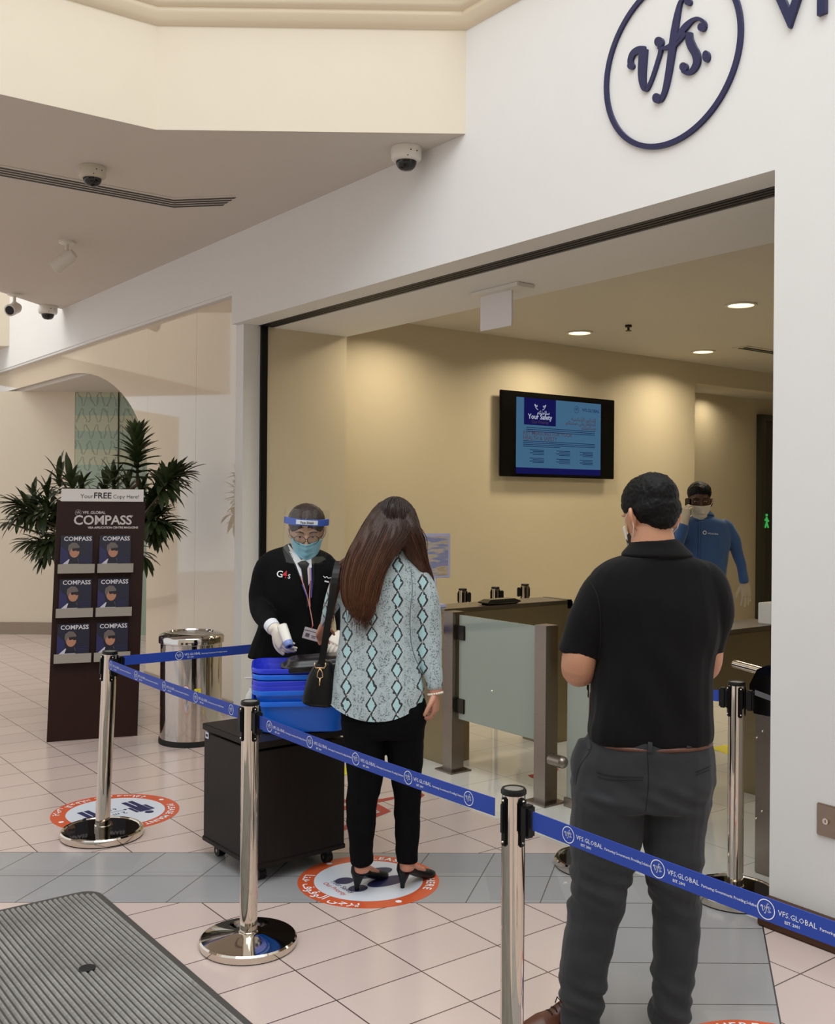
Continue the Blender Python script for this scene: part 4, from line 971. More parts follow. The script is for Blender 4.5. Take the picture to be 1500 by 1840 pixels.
bt = Matrix.Translation((-.44, 4.79, ztop - .012)) @ Matrix.Rotation(rc - .52, 4, 'Z') @ Matrix.Rotation(-.06, 4, 'Y')
mb = MB(); tray_mesh(mb, bt @ Matrix.Translation((0, 0, .052)) @ Matrix.Rotation(PI, 4, 'X'), .19, .12, .05); o_ = mb.build('black_tray', newmat('tray_black', (26, 24, 26), .28)[0], angle=45); tag(o_, 'shallow black tray lying upside down on the topmost blue tray', 'tray')
# hand sanitiser bottle by the cabinet's left rear edge
hb = Vector((-.80, 5.02, .628)); t_ = thing('pump_bottle', 'white pump bottle behind the left corner of the blue trays', 'bottle', hb)
mb = MB(); mb.lathe([(.0005, 0), (.03, 0), (.032, .01), (.032, .11), (.015, .135), (.012, .15)], 24, Matrix.Translation(hb)); mb.build('body', M['white_plastic'], t_, angle=40)
mb = MB(); mb.cyl(hb + UP * .15, hb + UP * .19, .006, seg=10); mb.box(hb + UP * .195 + Vector((-.012, 0, 0)), (.05, .012, .01), bev=.003); mb.build('pump', M['white_plastic'], t_)

# ================================================================== ENTRANCE GATES
def post(label, c, s=.095, h=1.0):
    t_ = thing('gate_post', label, 'gate post', c, ANG_A)
    mb = MB(); mb.box(c + UP * h / 2, (s, s, h), ANG_A, bev=.002); mb.build('post', M['brushed'], t_)
    mb = MB(); mb.box(c + UP * .005, (s * 1.75, s * 1.75, .01), ANG_A, bev=.002); mb.build('base_plate', M['brushed'], t_)
    return t_
PL_, PR_ = AB(5.01, 4.10), AB(4.175, 4.09)
post('square steel post left of the frosted glass gate', PL_); post('square steel post right of the frosted glass gate', PR_)
gt = thing('glass_gate', 'low frosted glass gate between the two steel posts', 'gate', AB(4.6, 4.09))
mb = MB(); mb.abbox(4.235, 4.945, 4.088, 4.100, .335, .985, bev=.002); mb.build('frosted_pane', M['frost'], gt)
for z_ in (.42, .875): mb = MB(); mb.abbox(4.885, 4.965, 4.078, 4.11, z_ - .045, z_ + .045, bev=.003); mb.build('hinge', newmat('hinge_metal', (66, 62, 56), .3, .9)[0] if 'hinge_metal' not in bpy.data.materials else bpy.data.materials['hinge_metal'], gt)
q = AB(4.08, 4.04, .27); mb = MB(); mb.cyl(q, q - D1 * .085, .034, seg=20); mb.sphere(q - D1 * .085, .034, 16, 10); st = mb.build('door_stop', M['brushed'], None, angle=40); tag(st, 'rounded steel stopper on the right gate post near the floor', 'stopper')
fg = thing('frosted_barrier', 'fixed frosted glass panel between the right gate post and the man in black', 'barrier', AB(3.8, 4.09))
mb = MB(); mb.abbox(3.30, 4.05, 4.13, 4.142, .05, .985, bev=.002); mb.build('frosted_pane', M['frost'], fg)
mb = MB(); mb.abbox(3.30, 4.06, 4.12, 4.152, .0, .05); mb.build('floor_channel', M['brushed'], fg)
# turnstile cabinets: raised body on two legs, sloping black nose
def barrier(label, a0, a1, b0, b1, legs):
    t_ = thing('turnstile_cabinet', label, 'turnstile', AB((a0 + a1) / 2, (b0 + b1) / 2))
    mb = MB(); mb.abbox(a0, a1, b0, b1, .64, .975, bev=.004); mb.build('body', M['bronze_steel'], t_)
    mb = MB(); mb.abbox(a0 - .004, a1 + .004, b0 - .004, b1 - .06, .975, 1.0, bev=.004); mb.build('top_plate', M['brushed'], t_)
    for l0, l1 in legs:
        mb = MB(); mb.abbox(a0 + .01, a1 - .01, l0, l1, 0, .64); mb.build('leg', M['bronze_steel'], t_)
    mb = MB(); mb.abbox(a0 - .001, a1 + .001, b1 - .07, b1 + .0, .93, 1.002, bev=.01); mb.build('black_end_cap', M['black_gloss'], t_)
    return t_
barrier('long steel turnstile cabinet behind the frosted gate', 5.14, 5.40, 4.13, 5.30, ((4.13, 4.35), (5.05, 5.29)))
barrier('long steel turnstile cabinet right of the man in black', 3.45, 3.70, 4.22, 5.42, ((4.22, 4.4), (5.18, 5.40)))
bp = thing('black_gadget', 'low black handheld scanner case on top of the left turnstile cabinet', 'case', AB(5.2, 4.7, 1.0))
mb = MB(); vs = []; lo = [AB(5.15, 4.50, 1.0), AB(5.25, 4.50, 1.0), AB(5.25, 4.80, 1.0), AB(5.15, 4.80, 1.0)]; cen = AB(5.2, 4.65, 1.0)
for s_, h_ in ((.8, 0), (1, .012), (1, .018), (.72, .036)): vs += [cen + (p_ - cen) * s_ + UP * h_ for p_ in lo]
mb.add(vs, [(3, 2, 1, 0), (12, 13, 14, 15)] + [(i * 4 + j, i * 4 + (j + 1) % 4, i * 4 + 4 + (j + 1) % 4, i * 4 + 4 + j) for i in range(3) for j in range(4)]); mb.build('shell', M['black_gloss'], bp)
# acrylic display frame behind the woman
q = AB(5.28, 4.16, 1.0); t_ = thing('acrylic_frame', 'upright acrylic sign frame with an iridescent sheen behind the woman\'s hair', 'sign holder', q)
rr = ANG_B - .25; mb = MB(); mb.box(q + UP * .335, (.205, .012, .29), rr, bev=.003); mb.box(q + UP * .01, (.12, .09, .02), rr, bev=.003); mb.cyl(q, q + UP * .2, .006, seg=10); mb.build('frame', newmat('acrylic_rim', (196, 198, 236), .1, .2)[0], t_)
mb = MB(); mb.box(q + UP * .335 - Vector((-math.sin(rr), math.cos(rr), 0)) * .0068, (.172, .002, .255), rr); mb.build('insert', M['irid'], t_)
# tripod turnstile at the right edge of the opening
cq = AB(2.70, 4.20, 0); t_ = thing('tripod_turnstile', 'steel turnstile pillar with a black head and silver bar half hidden by the white pillar', 'turnstile', cq, ANG_A)
mb = MB(); mb.box(cq + UP * .385, (.24, .20, .77), ANG_A, bev=.004); mb.build('column', M['brushed'], t_)
for z_ in (.25, .29, .62, .655):
    for o in (-.04,): 
        mb = MB(); mb.sphere(cq + D1 * (.08 + (.03 if z_ in (.25, .62) else 0)) - D2 * .101 + UP * z_, .006, 10, 8); mb.build('bolt', M['steel'], t_, smooth=True)
mb = MB(); prf = [(.125, .73), (.15, .78), (.15, .86), (.11, .935), (.06, .96), (-.12, .96), (-.12, .73)]
n = len(prf); mb.add([cq + D1 * x - D2 * .105 + UP * z_ for x, z_ in prf] + [cq + D1 * x + D2 * .105 + UP * z_ for x, z_ in prf], [tuple(range(n)), tuple(range(2 * n - 1, n - 1, -1))] + [(i, i + n, (i + 1) % n + n, (i + 1) % n) for i in range(n)])
hd = mb.build('head', M['black_gloss'], t_)
mb = MB(); mb.cyl(cq + D1 * .10 + UP * .905, cq + D1 * .31 + UP * .925, .019, seg=20); mb.build('bar', M['steel'], t_, angle=40)
mb = MB(); fh = plane_fn(cq - D2 * .1058 + D1 * .12, -D1, UP); mb.add([fh(x, z_) for x, z_ in ((.0, .815), (.09, .80), (.09, .825), (.0, .84))], [(0, 1, 2, 3)]); mb.build('card_slot', newmat('slot_grey', (110, 110, 112), .3)[0], hd)
# white document box and round-topped blue thing on the right cabinet
q = atz(1383, 1122, 1.0); t_ = MB(); t_.box(q + UP * .06 + Vector((.05, .06, 0)), (.16, .12, .12), ANG_B, bev=.004); o_ = t_.build('white_box', M['white_plastic']); tag(o_, 'white box on the right turnstile cabinet by the pillar edge', 'box')
t_ = MB(); t_.lathe([(.001, 0), (.045, 0), (.045, .03), (.035, .05), (.001, .056)], 24, Matrix.Translation(q + UP * .12 + Vector((.09, .08, 0)))); o_ = t_.build('round_lid', newmat('grey_blue_plastic', (150, 158, 176), .4)[0], angle=40); tag(o_, 'grey blue rounded lid on top of the white box', 'lid')

# ================================================================== TELEVISION
aT = 7.30; tv = thing('television', 'wall television showing a blue safety poster', 'television', AB(aT, 7.29, 2.34))
ft = plane_fn(AB(aT - .025, 6.5, 1.93), D2, UP)
mb = MB(); mb.abbox(aT - .025, aT + .0, 6.5, 8.085, 1.93, 2.75, bev=.006); mb.build('bezel', M['black_gloss'], tv)
mb = MB(); mb.abbox(aT, aT + .050, 6.9, 7.7, 2.1, 2.6); mb.build('wall_bracket', M['black'], tv)
def tvq(nm, rects, mt_, h, tx=(), par=None):
    mb = MB()
    for x0, y0_, x1, y1_ in rects: mb.add([ft(x, y, h) for x, y in ((x0, y0_), (x1, y0_), (x1, y1_), (x0, y1_))], [(0, 1, 2, 3)])
    for s_, x_, y_, sz, al, bo in tx: put_text(mb, lambda x, y, hh=0: ft(x, y, h), s_, x_, y_, sz, al, bold=bo, res=2)
    return mb.build(nm, mt_, par or tv)
E = lambda n_, c_, s_=1.0: emit(n_, c_, s_)
scr = tvq('screen', [(.20, .09, 1.375, .765)], E('screen_blue', (66, 104, 134), .6), .0012)
tvq('dark_banner', [(.30, .505, .73, .765), (.20, .03, 1.375, .09)], E('screen_navy', (22, 22, 80), .6), .0018, par=scr)
ar1 = arabic('سلامتكم')
tvq('white_words', [], E('screen_white', (180, 188, 204), .6), .0024, [('Your Safety', .515, .565, .068, 'CENTER', .02), (ar1, .56, .615, .05, 'CENTER', .01)], par=scr)
mb = MB(); gg = lambda x, y, h=0: ft(x, y, .0024)
for sx in (-1, 1):
    pts = smooth_pts([(sx * .03, .655), (sx * .055, .672), (sx * .075, .705), (sx * .062, .7), (sx * .045, .685), (sx * .04, .7)], 4)
    mb.tube([gg(.515 + x, y) for x, y in pts], .0035, 5)
mb.build('hands_pictogram', bpy.data.materials['screen_white'], scr)
lines = []
for k_ in range(3): lines.append((.33 - .0 * k_, .475 - k_ * .018, 1.29, .481 - k_ * .018))
for k_ in range(4): lines.append((.29, .345 - k_ * .017, 1.29 - (k_ == 3) * .5, .351 - k_ * .017))
for cx_ in (.56, .92, 1.25):
    for y0_ in (.26, .18):
        for k_ in range(4): lines.append((cx_ - .18 + (k_ % 2) * .04, y0_ - k_ * .014, cx_ + .01, y0_ - k_ * .014 + .006))
tvq('navy_words', lines, E('screen_ink', (24, 34, 74), .6), .0024, [('VFS.GLOBAL', 1.1, .675, .045, 'LEFT', .01)], par=scr)
mb = MB(); put_logo(mb, lambda x, y, h=0: ft(x, y, .0024), 1.02, .69, .035, 0, .1, 20); mb.build('round_logo', bpy.data.materials['screen_ink'], scr)
tvq('brown_heading', [], E('screen_brown', (80, 60, 70), .6), .0024, [('KEY MEASURES FOR YOUR', .29, .408, .056, 'LEFT', .008), ('HEALTH & SAFETY', .29, .360, .056, 'LEFT', .008), (arabic('التدابير الأساسية'), 1.3, .575, .055, 'RIGHT', .01), (arabic('للحفاظ على صحتكم'), 1.3, .535, .055, 'RIGHT', .01), (arabic('وسلامتكم'), 1.3, .495, .055, 'RIGHT', .01), ('Our Priority', .515, .522, .045, 'CENTER', .0)], par=scr)
# ================================================================== PEOPLE
def catmull(vals, sub):
    return smooth_pts([tuple(v_) for v_ in vals], sub)
def loft(mb, pts, rad, hint=(1, 0, 0), seg=18, sub=4, power=2.0, level=False):
    ext = [tuple(p) + tuple(r if hasattr(r, '__len__') else (r, r)) for p, r in zip(pts, rad)]
    ext = catmull(ext, sub) if len(ext) > 1 else ext
    P_ = [Vector(e[:3]) for e in ext]; R_ = [e[3:] for e in ext]
    n = len(P_); T_ = [(P_[min(i + 1, n - 1)] - P_[max(i - 1, 0)]).normalized() for i in range(n)]
    if level: T_ = [UP * (1 if P_[-1].z > P_[0].z else -1)] * n
    def cap(i, sgn):
        out = []; r = min(min(R_[i]), .032)
        for k_, s_ in ((.95, .30), (.8, .62), (.5, .87)): out.append((P_[i] + T_[i] * sgn * r * .5 * s_ * 1.1, (R_[i][0] * k_, R_[i][1] * k_), T_[i]))
        return out
    rows_ = [q for q in reversed(cap(0, -1))] + list(zip(P_, R_, T_)) + cap(n - 1, 1)
    h = Vector(hint); vs = []; fs = []
    for p, r, t_ in rows_:
        s = (h - t_ * h.dot(t_)); s = s.normalized() if s.length > .05 else t_.orthogonal().normalized(); u = t_.cross(s)
        for k_ in range(seg):
            q = 2 * PI * k_ / seg; c_, s_ = math.cos(q), math.sin(q)
            if power != 2: c_ = math.copysign(abs(c_) ** (2 / power), c_); s_ = math.copysign(abs(s_) ** (2 / power), s_)
            vs.append(p + s * c_ * r[0] + u * s_ * r[1])
    m = len(rows_)
    for i in range(m - 1):
        for k_ in range(seg): fs.append((i * seg + k_, i * seg + (k_ + 1) % seg, (i + 1) * seg + (k_ + 1) % seg, (i + 1) * seg + k_))
    fs += [tuple(range(seg - 1, -1, -1)), tuple((m - 1) * seg + k_ for k_ in range(seg))]
    mb.add(vs, fs)
def volume(name, mb, mat, parent, voxel=.006, smooth=3, post=None):
    o = mb.build(name, mat, parent, fix=False)
    bm = bmesh.new(); bm.from_mesh(o.data); bmesh.ops.recalc_face_normals(bm, faces=bm.faces); bm.to_mesh(o.data); bm.free()
    r = o.modifiers.new('r', 'REMESH'); r.mode = 'VOXEL'; r.voxel_size = voxel; r.use_smooth_shade = True
    s = o.modifiers.new('s', 'SMOOTH'); s.factor = .6; s.iterations = smooth
    bpy.context.view_layer.update(); dg = bpy.context.evaluated_depsgraph_get()
    me = bpy.data.meshes.new_from_object(o.evaluated_get(dg)); old = o.data; o.modifiers.clear(); o.data = me; bpy.data.meshes.remove(old)
    me.name = name
    if not me.materials: me.materials.append(mat)
    M_ = rootm(parent)
    if post:
        inv = M_.inverted(); nrm = [v_.normal.copy() for v_ in me.vertices]
        for v_, nn in zip(me.vertices, nrm): v_.co = inv @ post(M_ @ v_.co, nn)
    for q in me.polygons: q.use_smooth = True
    me.update(); return o
def folds(amp, scale, dirs=(1, 1, .45), seed=0.0):
    def f(p, n_):
        q = Vector((p.x * scale * dirs[0] + seed, p.y * scale * dirs[1], p.z * scale * dirs[2]))
        v_ = noise.noise(q) * .65 + noise.noise(q * 2.1) * .35
        return p + n_ * (amp * v_)
    return f
def bvh(o):
    M_ = rootm(o); me = o.data; return BVHTree.FromPolygons([M_ @ v_.co for v_ in me.vertices], [tuple(p.vertices) for p in me.polygons])
def drape(name, tree, strokes=(), polys=(), mat=None, parent=None, off=.002, far=6.0, texts=(), step=4):
    """seams, badges and collars laid onto a surface, with a small thickness"""
    mb = MB(); cam_ = Vector((0, 0, HC))
    def hit(px, py, o=off):
        r_ = ray(px, py); loc, nn, idx, dist = tree.ray_cast(cam_, r_)
        if loc is None: return None
        return loc - r_ * o
    for pts, wd in strokes:
        pp = smooth_pts([(x, y, 0) for x, y in pts], step); prev = None
        for i, (x, y, _) in enumerate(pp):
            a_ = pp[max(i - 1, 0)]; b_ = pp[min(i + 1, len(pp) - 1)]; dx, dy = b_[0] - a_[0], b_[1] - a_[1]; l = math.hypot(dx, dy) or 1
            w_ = wd if not hasattr(wd, '__len__') else wd[0] + (wd[1] - wd[0]) * i / (len(pp) - 1)
            p = hit(x - dy / l * w_ / 2, y + dx / l * w_ / 2); q = hit(x + dy / l * w_ / 2, y - dx / l * w_ / 2)
            if p is None or q is None: prev = None; continue
            if prev and (p - prev[0]).length < .12: mb.add([prev[0], prev[1], q, p], [(0, 1, 2, 3)])
            prev = (p, q)
    for poly in polys:
        bm = bmesh.new(); vs = [bm.verts.new((x, y, 0)) for x, y in poly]; bm.faces.new(vs)
        bmesh.ops.triangulate(bm, faces=bm.faces); 
        for _ in range(3): bmesh.ops.subdivide_edges(bm, edges=bm.edges[:], cuts=1, use_grid_fill=True)
        bmesh.ops.triangulate(bm, faces=bm.faces); bm.verts.index_update()
        H_ = [hit(v_.co.x, v_.co.y) for v_ in bm.verts]
        fs = [[v_.index for v_ in f.verts] for f in bm.faces if all(H_[v_.index] is not None for v_ in f.verts)]
        mb.add([h_ or Vector((0, 0, 0)) for h_ in H_], fs); bm.free()
    for s_, x_, y_, sz, rot, al in texts:
        v_, f_ = text2d(s_, sz, al, 2, .01); c_, sn = math.cos(rot), math.sin(rot)
        H_ = [hit(x_ + x * c_ + y * sn, y_ - y * c_ + x * sn) for x, y in v_]
        fs = [f for f in f_ if all(H_[i] is not None for i in f)]; mb.add([h_ or Vector((0, 0, 0)) for h_ in H_], fs)
    # drop stray verts
    o = mb.build(name, mat, parent, fix=False)
    bm = bmesh.new(); bm.from_mesh(o.data); lo = [v_ for v_ in bm.verts if not v_.link_faces]; bmesh.ops.delete(bm, geom=lo, context='VERTS')
    bmesh.ops.remove_doubles(bm, verts=bm.verts, dist=1e-5)
    for f in bm.faces: f.smooth = True
    bm.to_mesh(o.data); bm.free(); return o
HEAD = [(0.0, .030, .026, -.058), (.012, .042, .040, -.050), (.035, .053, .058, -.032), (.06, .060, .074, -.018), (.09, .066, .086, -.008), (.12, .070, .094, 0), (.15, .073, .098, .005), (.175, .073, .096, .008), (.2, .066, .086, .010), (.218, .052, .066, .012), (.228, .034, .044, .012), (.232, .015, .02, .012)]
def headmat(top, yaw, tilt, s=1.0):
    """matrix placing a head whose crown is at 'top'"""
    R_ = Matrix.Rotation(yaw, 4, 'Z') @ Matrix.Rotation(tilt, 4, 'X') @ Matrix.Scale(s, 4)
    k_ = R_ @ Vector((0, .0, .232)); return Matrix.Translation(Vector(top) - k_) @ R_
def head_mesh(mb, H_):
    seg = 24; vs = []; fs = []
    for z, hw, hd, yo in HEAD:
        for k_ in range(seg):
            q = 2 * PI * k_ / seg; x, y = hw * math.cos(q), yo + hd * math.sin(q)
            vs.append(H_ @ Vector((x, y, z)))
    n = len(HEAD)
    for i in range(n - 1):
        for k_ in range(seg): fs.append((i * seg + k_, i * seg + (k_ + 1) % seg, (i + 1) * seg + (k_ + 1) % seg, (i + 1) * seg + k_))
    fs += [tuple(range(seg - 1, -1, -1)), tuple((n - 1) * seg + k_ for k_ in range(seg))]; mb.add(vs, fs)
    # nose, lips, brows ridge, ears
    loft(mb, [H_ @ Vector(p) for p in ((0, -.092, .118), (0, -.102, .09), (0, -.106, .077))], [(.008, .008), (.011, .010), (.016, .012)], H_.to_3x3() @ Vector((1, 0, 0)), 10, 3)
    loft(mb, [H_ @ Vector(p) for p in ((-.018, -.088, .045), (0, -.094, .046), (.018, -.088, .045))], [.006, .009, .006], (0, 0, 1), 8, 3)
    for sx in (-1, 1):
        loft(mb, [H_ @ Vector(p) for p in ((sx * .068, .012, .072), (sx * .080, .018, .080), (sx * .089, .028, .105), (sx * .086, .026, .126), (sx * .073, .008, .122))], [(.006, .006), (.007, .007), (.007, .009), (.007, .008), (.006, .006)], H_.to_3x3() @ Vector((1, 0, 0)), 8, 3)
        mb.sphere((sx * .073, .014, .098), (.008, .016, .022), 12, 8, H_)
        loft(mb, [H_ @ Vector(p) for p in ((sx * .01, -.093, .135), (sx * .03, -.091, .139), (sx * .05, -.078, .134))], [.006, .007, .005], (0, 0, 1), 8, 3)
def hand(mb, wrist, d, nrm, s=1.0, curl=(.5, .5, .5, .5), spread=.12, thumb=.6, tside=1, wr=.026):
    """palm along d, nrm = back-of-hand normal, thumb on the side tside*(d x nrm)"""
    wrist = Vector(wrist); d = Vector(d).normalized(); nrm = Vector(nrm); nrm = (nrm - d * nrm.dot(d)).normalized(); sd = d.cross(nrm) * tside
    loft(mb, [wrist - d * .02 * s, wrist + d * .015 * s, wrist + d * .05 * s, wrist + d * .085 * s], [(wr * s, .019 * s), (.031 * s, .018 * s), (.040 * s, .016 * s), (.037 * s, .012 * s)], sd, 16, 4, 2.4)
    Ls = (.072, .080, .075, .058); offs = (.028, .0095, -.0095, -.027)
    for i in range(4):
        b_ = wrist + d * (.083 - .006 * abs(i - 1.2)) * s + sd * offs[i] * s; L = Ls[i] * s; c_ = curl[i]
        dd = (d + sd * (offs[i] / .03) * spread).normalized(); pts = [b_ - dd * .015 * s, b_]; p = b_
        for j, fr_ in enumerate((.45, .30, .25)):
            an = c_ * (.7, 1.0, .8)[j]; ax = dd.cross(nrm).normalized(); dd = (Matrix.Rotation(-an, 3, ax) @ dd).normalized()
            # finger bends toward the palm (away from the back normal)
            if dd.dot(nrm) > 0 and c_ > 0: dd = (Matrix.Rotation(2 * an, 3, ax) @ dd).normalized()
            nrm_l = dd.cross(ax); p = p + dd * L * fr_; pts.append(p)
        r0 = (.0088, .009, .0088, .0076)[i] * s; loft(mb, pts, [r0, r0, r0 * .95, r0 * .88, r0 * .72], sd, 10, 3)
    b_ = wrist + d * .022 * s + sd * .026 * s; td = (d * .65 + sd * .75 - nrm * .25 * thumb).normalized()
    p1 = b_ + td * .034 * s; td2 = (td + d * .5 - nrm * .4 * thumb - sd * .35 * thumb).normalized(); p2 = p1 + td2 * .03 * s; td3 = (td2 + d * .3 - nrm * .3 * thumb - sd * .3 * thumb).normalized(); p3 = p2 + td3 * .024 * s
    loft(mb, [b_ - td * .012 * s, b_, p1, p2, p3], [.013 * s, .0145 * s, .011 * s, .0098 * s, .0078 * s], nrm, 10, 3)
class Fig:
    def __init__(s, D, name, label, px, py_floor=None, loc=None):
        s.D = D; s.k = D / F; q = atY(px, 900, D); s.root = thing('person', label, 'person', loc or (q.x, D, 0))
    def P(s, px, py, dy=0): # dy metres away from the viewer relative to the body's plane; pixels read at that plane
        return atY(px, py, s.D + dy)
    def L(s, mb, spec, hint=(1, 0, 0), grow=0, sc=1.0, seg=20, sub=4, power=2.0, level=None):
        pts = []; rad = []
        for e in spec:
            px, py, dy = e[0], e[1], e[2]; r = e[3:] if len(e) > 4 else (e[3], e[3])
            pts.append(s.P(px, py, dy)); rad.append((r[0] * s.k * sc + grow, r[1] * s.k * sc + grow))
        if level is None: level = max(e[3] for e in spec) * s.k > .12
        loft(mb, pts, rad, hint, seg, sub, power, level)
def cap_hair(H_, parts):
    mb = MB()
    for c_, r_ in parts: mb.sphere(c_, r_, 28, 18, H_)
    return mb
def mask_mesh(H_, mat, parent, name='face_mask', z0=-.004, z1=.092, hwk=1.09):
    mb = MB(); nz, na = 24, 24; vs = []; 
    for i in range(nz + 1):
        z = z0 + (z1 - z0) * i / nz
        j = 0
        while j < len(HEAD) - 2 and HEAD[j + 1][0] < z: j += 1
        a_, b_ = HEAD[j], HEAD[j + 1]; tt = max(0, min(1, (z - a_[0]) / (b_[0] - a_[0]))); hw, hd, yo = (a_[q] + (b_[q] - a_[q]) * tt for q in (1, 2, 3))
        for k_ in range(na + 1):
            pl_ = .004 * (((z * 42) % 1)) * max(0, 1 - abs(k_ / na - .5) * 2.4)
            an = -PI / 2 + (k_ / na - .5) * 2 * 1.22; bul = .012 * math.cos((k_ / na - .5) * PI) * (.5 + i / nz) + (.014 * max(0, 1 - abs(k_ / na - .5) * 7) if i > nz * .4 else 0)
            vs.append(H_ @ Vector(((hw * hwk + .004) * math.cos(an), yo + (hd + .005 + bul + pl_) * math.sin(an), z)))
    w_ = na + 1; fs = [(i * w_ + k_, i * w_ + k_ + 1, (i + 1) * w_ + k_ + 1, (i + 1) * w_ + k_) for i in range(nz) for k_ in range(na)]
    mb.add(vs, fs); o = mb.build(name, mat, parent, smooth=True); sm = o.modifiers.new('s', 'SOLIDIFY'); sm.thickness = .0015
    mb = MB()
    for sx, k0 in ((1, na), (-1, 0)):
        up_, lo_ = vs[nz * w_ + k0], vs[1 * w_ + k0]
        e1_, e2_ = H_ @ Vector((sx * .088, .018, .122)), H_ @ Vector((sx * .087, .030, .095))
        e3_ = H_ @ Vector((sx * .080, .020, .070))
        mb.tube([up_, (up_ + e1_) / 2 + (H_.to_3x3() @ Vector((sx * .006, 0, 0))), e1_, e2_, e3_, (lo_ + e3_) / 2 + (H_.to_3x3() @ Vector((sx * .004, 0, 0))), lo_], .0016, 6)
    mb.build('ear_loop', M['mask_white'], o); return o
def eyes(H_, parent, brow=(20, 14, 12), open_=True, z=.118):
    for sx in (-1, 1):
        mb = MB(); mb.sphere((sx * .030, -.083, z), (.0115, .009, .005 if open_ else .0035), 14, 8, H_); ey = mb.build('eye', newmat('eye_white', (214, 204, 196), .2)[0] if 'eye_white' not in bpy.data.materials else bpy.data.materials['eye_white'], parent, smooth=True)
        mb = MB(); mb.sphere((sx * .030, -.0915, z - .001), (.0055, .003, .0055 if open_ else .003), 10, 6, H_); mb.build('iris', M['black'], ey, smooth=True)
    mb = MB()
    for sx in (-1, 1): mb.tube([H_ @ Vector(p) for p in ((sx * .012, -.097, z + .020), (sx * .03, -.096, z + .026), (sx * .05, -.082, z + .019))], [.003, .0038, .0022], 6)
    mb.build('eyebrows', newmat('brow', brow, .7)[0], parent, smooth=True)
def shoe(mb, heel, toe, s=1.0, top=.055, w_=.045, seg=16):
    heel = Vector(heel); toe = Vector(toe); d = (toe - heel); L = d.length; d.normalize(); sd = Vector((-d.y, d.x, 0))
    st_ = [(0, .030, .032, top), (.12, .036, .036, top * 1.05), (.3, .038, .037, top * 1.1), (.5, .042, .033, top * .75), (.7, w_, .024, .05), (.88, w_ * .82, .018, .036), (1.0, w_ * .4, .012, .024)]
    vs = []; fs = []
    for tt, hw, hz, zt in st_:
        for k_ in range(seg):
            q = 2 * PI * k_ / seg; z = zt / 2 * (1 + math.sin(q)); vs.append(heel + d * (L * tt) + sd * hw * s * math.cos(q) * (1 if math.sin(q) < .3 else .8) + UP * max(0.004, z))
    n = len(st_)
    for i in range(n - 1):
        for k_ in range(seg): fs.append((i * seg + k_, i * seg + (k_ + 1) % seg, (i + 1) * seg + (k_ + 1) % seg, (i + 1) * seg + k_))
    fs += [tuple(range(seg)), tuple((n - 1) * seg + k_ for k_ in range(seg))]; mb.add(vs, fs)

# ------------------------------------------------------------------ woman in heels, seen from behind
W = Fig(4.42, 'woman', 'woman from behind with long auburn hair, pale snake-print blouse, black trousers and heels', 690)
P = W.P; torso = [(709, 985, 0, 20, 20), (706, 1000, 0, 36, 28), (698, 1016, 0, 62, 36), (692, 1040, 0, 76, 44), (688, 1075, 0, 77, 48), (681, 1130, 0, 70, 46), (678, 1190, 0, 76, 48), (678, 1240, 0, 84, 52), (677, 1288, 0, 86, 54)]
rarm = [(752, 1032, 0, 25, 26), (764, 1080, 0, 25, 27), (768, 1135, .01, 24, 26), (772, 1180, .0, 22, 24), (779, 1212, -.02, 17, 19), (781, 1234, -.03, 14, 15)]
larm = [(626, 1030, 0, 22, 24), (607, 1060, .03, 18, 24), (593, 1092, .10, 13, 18), (585, 1113, .17, 10, 13), (580, 1126, .24, 8, 9)]
hips = [(688, 1240, 0, 72, 44), (689, 1268, 0, 78, 50), (690, 1300, 0, 75, 50), (692, 1318, 0, 68, 46)]
lleg = [(652, 1290, 0, 40, 46), (655, 1340, 0, 37, 42), (656, 1400, 0, 32, 34), (650, 1440, 0, 28, 31), (649, 1480, 0, 26, 29), (649, 1515, 0, 22, 25), (650, 1548, 0, 20, 22)]
rleg = [(727, 1290, .02, 38, 46), (727, 1340, .03, 35, 42), (731, 1400, .04, 27, 34), (732, 1440, .05, 25, 30), (732, 1480, .05, 23, 27), (731, 1515, .05, 21, 24), (731, 1545, .05, 20, 21)]
mb = MB(); Hm = headmat(P(712, 899.5, .03), PI - .12, .22)
head_mesh(mb, Hm); W.L(mb, [(712, 960, 0, 22, 24), (710, 1000, 0, 24, 24), (704, 1020, 0, 46, 32)])
for s_ in (torso[3:-2], rarm, larm, hips, lleg, rleg): W.L(mb, s_, sc=.84)
W.L(mb, [(781, 1225, -.03, 12, 12), (782, 1243, -.03, 12, 11)])
hand(mb, P(781, 1243, -.03), (.04, .05, -1), (1, -.35, 0), .98, (.75, .75, .8, .85), .04, .8, 1, .022)
hand(mb, P(579, 1128, .26), (-.1, .75, -.65), (-.4, .2, .9), .8, (.5, .5, .5, .5), .05, .5, 1, .02)
W.L(mb, [(650, 1540, 0, 15, 17), (651, 1562, -.005, 14, 16)]); W.L(mb, [(731, 1538, .05, 15, 17), (732, 1558, .05, 14, 16)])
